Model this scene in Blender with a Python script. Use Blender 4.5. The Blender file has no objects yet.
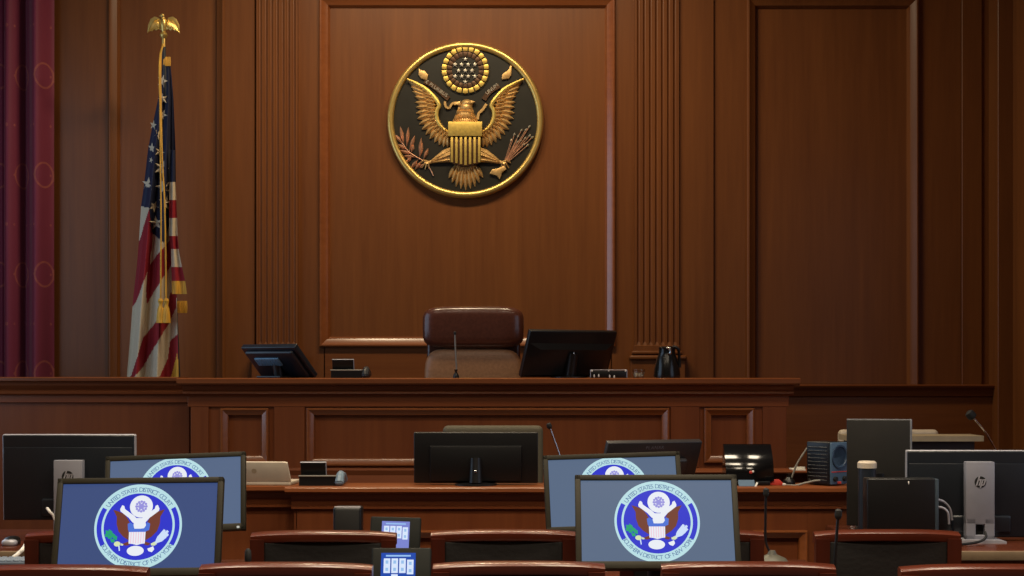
import bpy, bmesh, math, random
from mathutils import Vector, Matrix
random.seed(7)
S = bpy.context.scene
COL = S.collection
F = 1600.0; CX = 512.0; HY = 376.0; CAMZ = 1.5
R = math.radians

def P(px, py, Y):
    """point of the place seen at pixel (px,py) when it stands at distance Y"""
    return Vector(((px - CX) / F * Y, Y, CAMZ - (py - HY) / F * Y))
def PX(px, Y): return (px - CX) / F * Y
def PZ(py, Y): return CAMZ - (py - HY) / F * Y

# ------------------------------------------------------------------ materials
def lin(c):
    out = []
    for v in c[:3]:
        v = v / 255.0
        out.append(v / 12.92 if v <= 0.04045 else ((v + 0.055) / 1.055) ** 2.4)
    return (*out, 1.0)
MATS = {}
def mat(name, rgb=(128, 128, 128), rough=0.5, metal=0.0, spec=0.5, coat=0.0, noise=0.12, nscale=18.0, bump=0.0, trans=0.0, ior=1.45, emit=None, estr=1.0, stretch=(1, 1, 1)):
    if name in MATS: return MATS[name]
    m = bpy.data.materials.new(name); m.use_nodes = True
    nt = m.node_tree; b = nt.nodes['Principled BSDF']
    b.inputs['Roughness'].default_value = rough
    b.inputs['Metallic'].default_value = metal
    b.inputs['Specular IOR Level'].default_value = spec
    b.inputs['Coat Weight'].default_value = coat
    b.inputs['Coat Roughness'].default_value = 0.15
    b.inputs['Transmission Weight'].default_value = trans
    b.inputs['IOR'].default_value = ior
    c = lin(rgb)
    tc = nt.nodes.new('ShaderNodeTexCoord')
    mp = nt.nodes.new('ShaderNodeMapping'); mp.inputs['Scale'].default_value = stretch
    nz = nt.nodes.new('ShaderNodeTexNoise'); nz.inputs['Scale'].default_value = nscale; nz.inputs['Detail'].default_value = 3
    rp = nt.nodes.new('ShaderNodeValToRGB')
    rp.color_ramp.elements[0].position = 0.3; rp.color_ramp.elements[1].position = 0.7
    rp.color_ramp.elements[0].color = (c[0]*(1-noise), c[1]*(1-noise), c[2]*(1-noise), 1)
    rp.color_ramp.elements[1].color = (min(1, c[0]*(1+noise)), min(1, c[1]*(1+noise)), min(1, c[2]*(1+noise)), 1)
    nt.links.new(tc.outputs['Object'], mp.inputs['Vector'])
    nt.links.new(mp.outputs['Vector'], nz.inputs['Vector'])
    nt.links.new(nz.outputs['Fac'], rp.inputs['Fac'])
    if emit is None:
        nt.links.new(rp.outputs['Color'], b.inputs['Base Color'])
    else:
        b.inputs['Base Color'].default_value = (0.01, 0.01, 0.012, 1)
        b.inputs['Emission Color'].default_value = lin(emit)
        b.inputs['Emission Strength'].default_value = estr
    if bump > 0:
        bp = nt.nodes.new('ShaderNodeBump'); bp.inputs['Strength'].default_value = bump; bp.inputs['Distance'].default_value = 0.01
        nt.links.new(nz.outputs['Fac'], bp.inputs['Height']); nt.links.new(bp.outputs['Normal'], b.inputs['Normal'])
    MATS[name] = m
    return m
def wood(name, dark, light, grain='z', rough=0.42, coat=0.08, spec=0.25):
    if name in MATS: return MATS[name]
    m = bpy.data.materials.new(name); m.use_nodes = True
    nt = m.node_tree; b = nt.nodes['Principled BSDF']
    b.inputs['Roughness'].default_value = rough; b.inputs['Coat Weight'].default_value = coat
    b.inputs['Coat Roughness'].default_value = 0.22; b.inputs['Specular IOR Level'].default_value = spec
    tc = nt.nodes.new('ShaderNodeTexCoord')
    fine = {'z': (1.0, 1.0, 0.05), 'x': (0.05, 1.0, 1.0)}[grain]
    mp = nt.nodes.new('ShaderNodeMapping'); mp.inputs['Scale'].default_value = fine
    n1 = nt.nodes.new('ShaderNodeTexNoise'); n1.inputs['Scale'].default_value = 38; n1.inputs['Detail'].default_value = 6; n1.inputs['Roughness'].default_value = 0.6
    n2 = nt.nodes.new('ShaderNodeTexNoise'); n2.inputs['Scale'].default_value = 6; n2.inputs['Detail'].default_value = 3; n2.inputs['Distortion'].default_value = 0.6
    mx = nt.nodes.new('ShaderNodeMix'); mx.data_type = 'FLOAT'; mx.inputs[0].default_value = 0.5
    rp = nt.nodes.new('ShaderNodeValToRGB')
    rp.color_ramp.elements[0].position = 0.3; rp.color_ramp.elements[1].position = 0.72
    rp.color_ramp.elements[0].color = lin(dark); rp.color_ramp.elements[1].color = lin(light)
    L = nt.links.new
    L(tc.outputs['Object'], mp.inputs['Vector']); L(mp.outputs['Vector'], n1.inputs['Vector']); L(mp.outputs['Vector'], n2.inputs['Vector'])
    L(n1.outputs['Fac'], mx.inputs[2]); L(n2.outputs['Fac'], mx.inputs[3]); L(mx.outputs[0], rp.inputs['Fac'])
    L(rp.outputs['Color'], b.inputs['Base Color'])
    bp = nt.nodes.new('ShaderNodeBump'); bp.inputs['Strength'].default_value = 0.04; bp.inputs['Distance'].default_value = 0.003
    L(n1.outputs['Fac'], bp.inputs['Height']); L(bp.outputs['Normal'], b.inputs['Normal'])
    MATS[name] = m
    return m

WALLV = wood('wall_wood_upright', (106, 60, 28), (128, 76, 36), 'z')
WALLH = wood('wall_wood_level', (106, 58, 27), (128, 74, 35), 'x')
BENV = wood('bench_wood_upright', (106, 54, 28), (128, 70, 36), 'z')
BENH = wood('bench_wood_level', (108, 55, 28), (132, 72, 37), 'x')
TOPW = wood('counter_wood', (104, 55, 27), (130, 72, 37), 'x', rough=0.35, coat=0.25)
CHW = wood('chair_wood', (66, 27, 16), (90, 38, 22), 'x', rough=0.28, coat=0.4)
CHWV = wood('chair_wood_upright', (54, 22, 14), (74, 30, 18), 'z', rough=0.33, coat=0.3)
MOLDW = wood('moulding_wood', (124, 68, 33), (146, 84, 43), 'x', rough=0.26, coat=0.8, spec=0.5)
TABW = wood('table_wood', (70, 34, 21), (92, 46, 28), 'x', rough=0.25, coat=0.3)
TABE = mat('table_edge', (118, 100, 78), rough=0.4)
BLACKP = mat('black_plastic', (15, 15, 16), rough=0.38, noise=0.1)
BLACKG = mat('black_gloss', (10, 10, 11), rough=0.11, spec=0.6, noise=0.05)
DARKP = mat('dark_grey_plastic', (44, 45, 48), rough=0.42)
BEZEL = mat('olive_bezel', (42, 39, 30), rough=0.55, spec=0.2, noise=0.06)
SILV = mat('silver_plastic', (168, 168, 176), rough=0.4, metal=0.3, noise=0.04)
CHROME = mat('chrome', (205, 205, 205), rough=0.18, metal=1.0, noise=0.03)
LEATH = mat('brown_leather', (80, 44, 33), rough=0.27, coat=0.3, bump=0.07, nscale=60)
LEATHT = mat('tan_leather', (150, 110, 80), rough=0.42, bump=0.1, nscale=60)
LEATHD = mat('black_leather', (11, 9, 9), rough=0.5, bump=0.1, nscale=70)
TAUPE = mat('taupe_fabric', (84, 78, 62), rough=0.8, bump=0.1, nscale=150)
CREAM = mat('cream_plastic', (196, 182, 162), rough=0.45, noise=0.05)
BRASS = mat('polished_brass', (222, 188, 108), rough=0.34, metal=0.8, noise=0.06)
GOLD = mat('antique_gold', (212, 172, 110), rough=0.45, metal=0.6, noise=0.25, nscale=60)
GOLDY = mat('yellow_gold', (222, 188, 96), rough=0.42, metal=0.65, noise=0.14, nscale=60)
BRONZE = mat('dark_bronze', (88, 62, 42), rough=0.45, metal=0.5, noise=0.25, nscale=60)
FIELD = mat('seal_black_field', (40, 37, 29), rough=0.38, spec=0.5, noise=0.15, nscale=8)
LETTER = mat('seal_silver_letter', (200, 190, 170), rough=0.35, metal=0.5)
REDC = mat('flag_red', (140, 18, 30), rough=0.75, nscale=120, noise=0.08)
WHITEC = mat('flag_white', (196, 178, 150), rough=0.75, nscale=120, noise=0.06)
NAVY = mat('flag_navy', (26, 30, 56), rough=0.7, nscale=120, noise=0.1)
FRINGE = mat('gold_fringe', (206, 152, 48), rough=0.6, bump=0.5, nscale=90, stretch=(1, 1, 0.1), noise=0.3)
TINTF = mat('window_tinted_plastic', (72, 96, 118), rough=0.4, noise=0.05)  # loudspeaker front: bluish window light put into the base colour
TINTC = mat('window_tinted_cone', (46, 66, 88), rough=0.35, noise=0.05)  # cone takes the same window blue into its colour
REDP = mat('red_plastic', (190, 60, 50), rough=0.4)
WHITEP = mat('white_plastic', (215, 212, 205), rough=0.45, noise=0.03)
PAPER = mat('paper', (225, 220, 205), rough=0.8, noise=0.03)
GLASS = mat('clear_glass', (235, 235, 230), rough=0.03, trans=1.0, noise=0.0)
RUBBER = mat('rubber', (18, 18, 18), rough=0.7)
CARPET = mat('blue_carpet', (66, 60, 64), rough=0.95, bump=0.4, nscale=200, noise=0.3)
PLASTER = mat('ceiling_plaster', (190, 180, 165), rough=0.9, noise=0.03)
GREYCARD = mat('blue_card', (60, 92, 120), rough=0.5)

def emis(name, rgb, s=1.0): return mat(name, emit=rgb, rough=0.25, spec=0.15, estr=s)
E_WHITE = emis('screen_white', (232, 236, 244)); E_CYAN = emis('screen_pale_cyan', (184, 222, 228))
E_BLUE = emis('screen_blue', (44, 52, 200)); E_BROWN = emis('screen_brown', (112, 58, 44)); E_TXT = emis('screen_text_blue', (92, 126, 166))
E_GREEN = emis('screen_green', (30, 160, 110)); E_CHIEF = emis('screen_chief_blue', (74, 112, 212)); E_PINK = emis('screen_pink', (238, 196, 214))
E_LAV = emis('screen_lavender', (150, 146, 220)); E_YEL = emis('screen_pale_yellow', (214, 226, 176)); E_ICE = emis('screen_ice', (204, 222, 248))
SEALM = [E_WHITE, E_CYAN, E_BLUE, E_BROWN, E_TXT, E_GREEN, E_CHIEF, E_PINK, E_LAV, E_YEL, E_ICE]

# ------------------------------------------------------------------ mesh helpers
def NB(): return bmesh.new()
def merge(bm, tmp, M=None, mi=0):
    if M is not None: bmesh.ops.transform(tmp, matrix=M, verts=tmp.verts)
    vm = {}
    for v in tmp.verts: vm[v] = bm.verts.new(v.co)
    for f in tmp.faces:
        try:
            nf = bm.faces.new([vm[v] for v in f.verts]); nf.material_index = mi if mi is not None else f.material_index
        except ValueError: pass
    tmp.free()
def box(bm, c, s, mi=0, bev=0.0, seg=2, M=None):
    t = NB(); bmesh.ops.create_cube(t, size=1.0)
    bmesh.ops.scale(t, vec=Vector(s), verts=t.verts)
    if bev > 0:
        bmesh.ops.bevel(t, geom=list(t.edges), offset=min(bev, min(s) * 0.45), segments=seg, affect='EDGES', profile=0.5)
    bmesh.ops.translate(t, vec=Vector(c), verts=t.verts)
    merge(bm, t, M, mi)
def box2(bm, x0, x1, y0, y1, z0, z1, mi=0, bev=0.0, seg=2, M=None):
    box(bm, ((x0+x1)/2, (y0+y1)/2, (z0+z1)/2), (abs(x1-x0), abs(y1-y0), abs(z1-z0)), mi, bev, seg, M)
def prism(bm, poly, y0, y1, mi=0, M=None, bev=0.0):
    """polygon in (x,z) from front y0 to back y1"""
    t = NB()
    a = [t.verts.new((x, y0, z)) for x, z in poly]; b = [t.verts.new((x, y1, z)) for x, z in poly]
    n = len(poly)
    t.faces.new(a); t.faces.new(b[::-1])
    for i in range(n): t.faces.new((a[i], b[i], b[(i+1) % n], a[(i+1) % n]))
    bmesh.ops.recalc_face_normals(t, faces=t.faces)
    if bev > 0:
        es = [e for e in t.edges if all(abs(v.co.y - y0) < 1e-6 for v in e.verts)]
        bmesh.ops.bevel(t, geom=es, offset=bev, segments=2, affect='EDGES', profile=0.5)
    merge(bm, t, M, mi)
def prof_yz(bm, poly, x0, x1, mi=0, M=None):
    """polygon in (y,z) swept from x0 to x1"""
    t = NB()
    a = [t.verts.new((x0, y, z)) for y, z in poly]; b = [t.verts.new((x1, y, z)) for y, z in poly]
    n = len(poly); t.faces.new(a); t.faces.new(b[::-1])
    for i in range(n): t.faces.new((a[i], b[i], b[(i+1) % n], a[(i+1) % n]))
    bmesh.ops.recalc_face_normals(t, faces=t.faces)
    merge(bm, t, M, mi)
def lathe(bm, prof, n=24, mi=0, M=None, ang=2*math.pi):
    t = NB(); rings = []
    for r, z in prof:
        if r < 1e-6: rings.append([t.verts.new((0, 0, z))])
        else: rings.append([t.verts.new((r*math.cos(ang*k/n), r*math.sin(ang*k/n), z)) for k in range(n)])
    for a, b in zip(rings, rings[1:]):
        for k in range(n):
            k2 = (k+1) % n
            if len(a) == 1 and len(b) == 1: continue
            if len(a) == 1: t.faces.new((a[0], b[k], b[k2]))
            elif len(b) == 1: t.faces.new((a[k], b[0], a[k2]))
            else: t.faces.new((a[k], b[k], b[k2], a[k2]))
    if len(rings[0]) > 1: t.faces.new(rings[0])
    if len(rings[-1]) > 1: t.faces.new(rings[-1][::-1])
    bmesh.ops.recalc_face_normals(t, faces=t.faces)
    merge(bm, t, M, mi)
def tube(bm, pts, r, n=8, mi=0, M=None):
    pts = [Vector(p) for p in pts]; rs = r if isinstance(r, (list, tuple)) else [r]*len(pts)
    t = NB(); rings = []; up = None
    for i, p in enumerate(pts):
        d = (pts[min(i+1, len(pts)-1)] - pts[max(i-1, 0)]).normalized()
        if up is None:
            up = Vector((0, 0, 1)) if abs(d.z) < 0.9 else Vector((1, 0, 0))
        a = d.cross(up).normalized(); b = a.cross(d).normalized(); up = b
        rings.append([t.verts.new(p + (a*math.cos(2*math.pi*k/n) + b*math.sin(2*math.pi*k/n))*rs[i]) for k in range(n)])
    for A, B in zip(rings, rings[1:]):
        for k in range(n): t.faces.new((A[k], B[k], B[(k+1) % n], A[(k+1) % n]))
    t.faces.new(rings[0]); t.faces.new(rings[-1][::-1])
    bmesh.ops.recalc_face_normals(t, faces=t.faces)
    merge(bm, t, M, mi)
def smooth_path(pts, k=6):
    pts = [Vector(p) for p in pts]; out = []
    for i in range(len(pts)-1):
        p0, p1, p2, p3 = pts[max(i-1, 0)], pts[i], pts[i+1], pts[min(i+2, len(pts)-1)]
        for j in range(k):
            t = j/k
            out.append(0.5*((2*p1)+(p2-p0)*t+(2*p0-5*p1+4*p2-p3)*t*t+(3*p1-p0-3*p2+p3)*t**3))
    out.append(pts[-1]); return out
def ell(bm, c, s, e=1.0, mi=0, M=None, nu=28, nv=16):
    """superellipsoid: e=1 ellipsoid, e->0 box"""
    t = NB()
    def sp(v, p): return math.copysign(abs(v)**p, v)
    rings = []
    for i in range(nv+1):
        v = -math.pi/2 + math.pi*i/nv
        if i in (0, nv): rings.append([t.verts.new((c[0], c[1], c[2] + s[2]*sp(math.sin(v), e)))]); continue
        rings.append([t.verts.new((c[0]+s[0]*sp(math.cos(v), e)*sp(math.cos(2*math.pi*k/nu), e),
                                   c[1]+s[1]*sp(math.cos(v), e)*sp(math.sin(2*math.pi*k/nu), e),
                                   c[2]+s[2]*sp(math.sin(v), e))) for k in range(nu)])
    for a, b in zip(rings, rings[1:]):
        for k in range(nu):
            k2 = (k+1) % nu
            if len(a) == 1: t.faces.new((a[0], b[k2], b[k]))
            elif len(b) == 1: t.faces.new((a[k], a[k2], b[0]))
            else: t.faces.new((a[k], a[k2], b[k2], b[k]))
    bmesh.ops.recalc_face_normals(t, faces=t.faces)
    merge(bm, t, M, mi)
def frame(bm, x0, z0, x1, z1, Y, prof, mi=0, M=None):
    """mitred moulding round a rectangle; prof = (inset, height in front of Y)"""
    t = NB(); loops = []
    for d, h in prof:
        loops.append([t.verts.new(p) for p in ((x0+d, Y-h, z0+d), (x1-d, Y-h, z0+d), (x1-d, Y-h, z1-d), (x0+d, Y-h, z1-d))])
    for a, b in zip(loops, loops[1:]):
        for k in range(4): t.faces.new((a[k], a[(k+1) % 4], b[(k+1) % 4], b[k]))
    bmesh.ops.recalc_face_normals(t, faces=t.faces)
    # make sure the faces look to the front
    f = t.faces[:]
    if sum(q.normal.y * q.calc_area() for q in f) > 0: bmesh.ops.reverse_faces(t, faces=f)
    merge(bm, t, M, mi)
def leaf(bm, p0, p1, w, h, mi=0, y=0.0, bulge=0.5):
    """raised feather / leaf in the xz plane, looking to -y"""
    p0 = Vector((p0[0], 0, p0[1])); p1 = Vector((p1[0], 0, p1[1])); d = p1-p0
    nrm = Vector((-d.z, 0, d.x)).normalized()
    t = NB(); sec = []
    for k in range(7):
        u = k/6; ww = w*max(0.02, (math.sin(math.pi*min(1, max(0, u))**(0.8 if bulge < 0.5 else 1.25)))) if k not in (0, 6) else w*0.12
        c = p0 + d*u
        hh = h*(0.35+0.65*math.sin(math.pi*u))
        sec.append([t.verts.new(c + nrm*ww/2 + Vector((0, y, 0))), t.verts.new(c + nrm*ww*0.2 + Vector((0, y-hh*0.8, 0))), t.verts.new(c + Vector((0, y-hh, 0))),
                    t.verts.new(c - nrm*ww*0.2 + Vector((0, y-hh*0.8, 0))), t.verts.new(c - nrm*ww/2 + Vector((0, y, 0)))])
    for a, b in zip(sec, sec[1:]):
        for k in range(4): t.faces.new((a[k], a[k+1], b[k+1], b[k]))
        t.faces.new((a[4], a[0], b[0], b[4]))
    t.faces.new(sec[0]); t.faces.new(sec[-1][::-1])
    bmesh.ops.recalc_face_normals(t, faces=t.faces)
    merge(bm, t, None, mi)
def star_pts(cx, cz, r, rot=0.0, inner=0.4):
    return [(cx + (r if k % 2 == 0 else r*inner)*math.sin(rot+k*math.pi/5), cz + (r if k % 2 == 0 else r*inner)*math.cos(rot+k*math.pi/5)) for k in range(10)]
def flat(bm, poly, y, mi=0, M=None):
    t = NB(); t.faces.new([t.verts.new((x, y, z)) for x, z in poly])
    bmesh.ops.recalc_face_normals(t, faces=t.faces)
    for f in list(t.faces):
        if f.normal.y > 0: f.normal_flip()
    merge(bm, t, M, mi)
def circ(cx, cz, r, n=40, rz=None): return [(cx+r*math.cos(2*math.pi*k/n), cz+(rz or r)*math.sin(2*math.pi*k/n)) for k in range(n)]
def sector(bm, cx, cz, r0, r1, a0, a1, y, mi=0, n=32, M=None):
    for k in range(n):
        u0 = a0+(a1-a0)*k/n; u1 = a0+(a1-a0)*(k+1)/n
        flat(bm, [(cx+r0*math.cos(u0), cz+r0*math.sin(u0)), (cx+r1*math.cos(u0), cz+r1*math.sin(u0)),
                  (cx+r1*math.cos(u1), cz+r1*math.sin(u1)), (cx+r0*math.cos(u1), cz+r0*math.sin(u1))], y, mi, M)
GL = {}
def glyph(ch):
    if ch in GL: return GL[ch]
    cu = bpy.data.curves.new('g', 'FONT'); cu.body = ch; cu.size = 1.0; cu.resolution_u = 3
    ob = bpy.data.objects.new('g', cu); COL.objects.link(ob)
    bpy.context.view_layer.update()
    ev = ob.evaluated_get(bpy.context.evaluated_depsgraph_get()); me = ev.to_mesh()
    vs = [(v.co.x, v.co.y) for v in me.vertices]; fs = [tuple(p.vertices) for p in me.polygons]
    ev.to_mesh_clear(); bpy.data.objects.remove(ob); bpy.data.curves.remove(cu)
    x0 = min([v[0] for v in vs] or [0]); x1 = max([v[0] for v in vs] or [0.3])
    GL[ch] = ([(x-x0, y) for x, y in vs], fs, (x1-x0) if vs else 0.3)
    return GL[ch]
def put_glyph(bm, ch, ox, oz, ang, size, y, mi, M=None, wide=1.0, thick=0.0):
    vs, fs, w = glyph(ch)
    if not vs: return
    ca, sa = math.cos(ang), math.sin(ang); t = NB()
    tv = [t.verts.new((ox+((x-w/2)*wide*ca-yy*sa)*size, y, oz+((x-w/2)*wide*sa+yy*ca)*size)) for x, yy in vs]
    for f in fs:
        try: t.faces.new([tv[i] for i in f])
        except ValueError: pass
    if thick > 0:
        r = bmesh.ops.extrude_face_region(t, geom=list(t.faces))
        bmesh.ops.translate(t, vec=(0, -thick, 0), verts=[g for g in r['geom'] if isinstance(g, bmesh.types.BMVert)])
    merge(bm, t, M, mi)
def text_arc(bm, s, cx, cz, r, a0, a1, size, y, mi, inward=False, M=None, thick=0.0, wide=1.0):
    """letters from angle a0 to a1 (radians) round a centre"""
    ws = [(glyph(c)[2] if c != ' ' else 0.42)+0.14 for c in s]; tot = sum(ws); acc = 0
    for c, w in zip(s, ws):
        a = a0+(a1-a0)*(acc+w/2)/tot; acc += w
        if c == ' ': continue
        rot = a-math.pi/2 if not inward else a+math.pi/2
        put_glyph(bm, c, cx+r*math.cos(a), cz+r*math.sin(a), rot, size, y, mi, M, wide, thick)
def text_line(bm, s, x, z, size, y, mi, M=None, thick=0.0, ang=0.0, center=True):
    ws = [(glyph(c)[2] if c != ' ' else 0.3)+0.12 for c in s]; tot = sum(ws)*size; acc = -tot/2 if center else 0
    for c, w in zip(s, ws):
        if c != ' ':
            u = acc+w*size/2
            put_glyph(bm, c, x+u*math.cos(ang), z+u*math.sin(ang), ang, size, y, mi, M, 1.0, thick)
        acc += w*size

def obj(name, bm, mats, parent=None, loc=None, smooth=True, label=None, org=None, sharp=35):
    if org is not None: bmesh.ops.translate(bm, vec=-Vector(org), verts=bm.verts)
    me = bpy.data.meshes.new(name); bm.to_mesh(me); bm.free()
    for m in (mats if isinstance(mats, (list, tuple)) else [mats]): me.materials.append(m)
    if smooth and len(me.polygons):
        me.polygons.foreach_set('use_smooth', [True]*len(me.polygons)); me.set_sharp_from_angle(angle=R(sharp))
    o = bpy.data.objects.new(name, me); COL.objects.link(o)
    if parent is not None: o.parent = parent
    if loc is not None: o.location = loc
    if label: o['label'] = label
    return o
def tag(o, label, cat, group=None):
    o['label'] = label; o['category'] = cat
    if group: o['group'] = group
    return o
def thing(name, label, cat, loc=(0, 0, 0), rz=0.0, group=None):
    o = bpy.data.objects.new(name, None); COL.objects.link(o); o.empty_display_size = 0.1
    o.location = loc; o.rotation_euler = (0, 0, rz)
    return tag(o, label, cat, group)
def struct(name, bm, mats, org=None, parent=None, **k):
    o = obj(name, bm, mats, parent, org=org, **k)
    if parent is None: o['kind'] = 'structure'
    return o
def dup(root, loc, rz, label, group=None):
    r = root.copy(); COL.objects.link(r); r.location = loc; r.rotation_euler = (0, 0, rz); r['label'] = label
    if group: r['group'] = group
    for ch in root.children:
        c = ch.copy(); COL.objects.link(c); c.parent = r
        for g in ch.children:
            d = g.copy(); COL.objects.link(d); d.parent = c
    return r

# ------------------------------------------------------------------ room
WY = 11.3; ZC = 5.0; XL = -3.95; XR = 3.46; PLAT = 0.62
bm = NB(); box2(bm, XL-0.2, XR+0.2, -3.0, WY+0.25, -0.2, 0.0); struct('floor', bm, CARPET)
bm = NB(); box2(bm, XL-0.2, XR+0.2, -3.0, WY+0.25, ZC, ZC+0.15); struct('ceiling', bm, PLASTER)
# back wall: recessed panel plane, then stiles and mouldings in front
w = lambda px: PX(px, WY)
bm = NB(); box2(bm, XL-0.2, XR+0.2, WY, WY+0.2, 0, ZC); struct('wall_back', bm, WALLV)
bm = NB()
def stile(x0, x1, d=0.035, z0=0.0, z1=ZC): box2(bm, w(x0), w(x1), WY-d, WY+0.01, z0, z1, 0, 0.004, 1)
zt = PZ(0.5, WY)
stile(-60, 112); stile(222, 256, 0.05)
stile(256, 326, 0.03); stile(610, 680, 0.03); stile(678, 713, 0.055); stile(713, 750, 0.035)
stile(911, 960, 0.035); stile(960, 980, 0.05); stile(980, 1004, 0.035)
struct('trim_1', bm, WALLV)
bm = NB()
box2(bm, w(324), w(612), WY-0.03, WY+0.01, 0, PZ(342, WY), 0, 0.003, 1)
box2(bm, w(324), w(612), WY-0.03, WY+0.01, zt, ZC, 0, 0.003, 1)
box2(bm, w(749), w(913), WY-0.035, WY+0.01, PZ(1, WY), ZC, 0, 0.003, 1)
box2(bm, w(749), w(913), WY-0.035, WY+0.01, 0, 1.0, 0, 0.003, 1)
struct('trim_2', bm, WALLH)
MOLD = [(0.0, 0.0), (0.0, 0.022), (0.008, 0.03), (0.016, 0.03), (0.022, 0.024), (0.058, 0.003), (0.066, -0.016), (0.07, -0.024), (0.074, -0.035)]
bm = NB(); frame(bm, w(320), PZ(347, WY), w(615), PZ(-2, WY), WY-0.03, MOLD); struct('trim_3', bm, MOLDW)
bm = NB(); frame(bm, w(746), 1.0, w(917), PZ(-1.5, WY), WY-0.035, MOLD); struct('trim_4', bm, WALLV)
bm = NB(); frame(bm, w(110), 0.7, w(226), ZC-0.2, WY-0.03, MOLD); struct('trim_5', bm, WALLV)
# fluted pilasters
def pilaster(x0, x1, name):
    bm = NB(); zb = PZ(346, WY); Yf = WY-0.075; nf = 7
    X0, X1 = w(x0), w(x1); W = X1-X0; pitch = W/(nf+0.35); fl = pitch*0.66; gap = pitch-fl
    poly = [(X0, WY-0.02), (X0, Yf)]
    x = X0 + gap
    for k in range(nf):
        for j in range(7):
            a = math.pi*j/6
            poly.append((x+fl/2-math.cos(a)*fl/2, Yf+math.sin(a)*fl*0.5))
        x += pitch
    poly += [(X1, Yf), (X1, WY-0.02)]
    a = [bm.verts.new((p[0], p[1], zb)) for p in poly]; b = [bm.verts.new((p[0], p[1], ZC)) for p in poly]
    for i in range(len(poly)): 
        j = (i+1) % len(poly); bm.faces.new((a[i], a[j], b[j], b[i]))
    bm.faces.new(a[::-1]); bm.faces.new(b)
    bmesh.ops.recalc_face_normals(bm, faces=bm.faces)
    x = X0 + gap
    for k in range(nf):
        prof_yz(bm, [(Yf+fl*0.5, zb+0.03), (Yf+0.001, zb), (Yf+fl*0.5, zb)], x, x+fl); x += pitch
    # base mouldings
    h = lambda y: PZ(y, WY)
    box2(bm, X0-0.005, X1+0.005, WY-0.08, WY-0.02, h(352), h(345.5), 0, 0.003, 1)
    box2(bm, X0-0.02, X1+0.02, WY-0.10, WY-0.02, h(354.5), h(351), 0, 0.008, 3)
    box2(bm, X0-0.04, X1+0.05, WY-0.125, WY-0.02, h(360), h(355.5), 0, 0.012, 3)
    box2(bm, X0-0.03, X1+0.04, WY-0.105, WY-0.02, PLAT, h(360), 0, 0.003, 1)
    struct(name, bm, WALLV)
pilaster(258, 299, 'trim_6'); pilaster(634, 678, 'trim_7')
# right hand wainscot with its cap
bm = NB()
cz = PZ(384.5, WY-0.16)
box2(bm, PX(745, WY), XR, WY-0.12, WY-0.03, 0, cz-0.02, 0, 0.003, 1)
struct('trim_8', bm, WALLH)
bm = NB(); prof_yz(bm, [(WY-0.02, cz), (WY-0.17, cz), (WY-0.18, cz-0.008), (WY-0.175, cz-0.02), (WY-0.15, cz-0.035), (WY-0.14, cz-0.05), (WY-0.135, cz-0.08), (WY-0.12, cz-0.09), (WY-0.02, cz-0.09)], PX(745, WY), PX(998, WY-0.16))
struct('trim_9', bm, TOPW)
# side walls
bm = NB(); box2(bm, XL-0.2, XL, -3.0, 6.2, 0, ZC); box2(bm, XL-0.2, XL, 10.2, WY, 0, ZC); box2(bm, XL-0.2, XL, 6.2, 10.2, 0, 1.1); box2(bm, XL-0.2, XL, 6.2, 10.2, 4.2, ZC)
struct('wall_left', bm, WALLV)
bm = NB(); box2(bm, XR, XR+0.2, -3.0, 4.2, 0, ZC); box2(bm, XR, XR+0.2, 7.4, WY+0.2, 0, ZC); box2(bm, XR, XR+0.2, 4.2, 7.4, 0, 1.0); box2(bm, XR, XR+0.2, 4.2, 7.4, 3.6, ZC)
struct('wall_right', bm, WALLV)
bm = NB(); box2(bm, PX(998, 11.05), XR+0.02, 11.05, WY+0.02, 0, ZC, 0, 0.004, 1); struct('trim_10', bm, WALLV)
def window(name, x, y0, y1, z0, z1, side):
    bm = NB(); d = 0.06
    for (a, b, c, e) in ((y0, y0+0.07, z0, z1), (y1-0.07, y1, z0, z1), (y0, y1, z0, z0+0.07), (y0, y1, z1-0.07, z1), ((y0+y1)/2-0.025, (y0+y1)/2+0.025, z0, z1), (y0, y1, (z0+z1)/2-0.025, (z0+z1)/2+0.025)):
        box2(bm, x-d/2, x+d/2, a, b, c, e, 0, 0.004, 1)
    f = struct(name, bm, WALLV)
    return f
window('window_1', XL-0.1, 6.2, 10.2, 1.1, 4.2, 1); window('window_2', XR+0.1, 4.2, 7.4, 1.0, 3.6, -1)
# raised platform behind the bench
bm = NB(); box2(bm, XL, XR, 9.75, WY, 0, PLAT, 0, 0.004, 1); struct('floor_platform', bm, CARPET)

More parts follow.
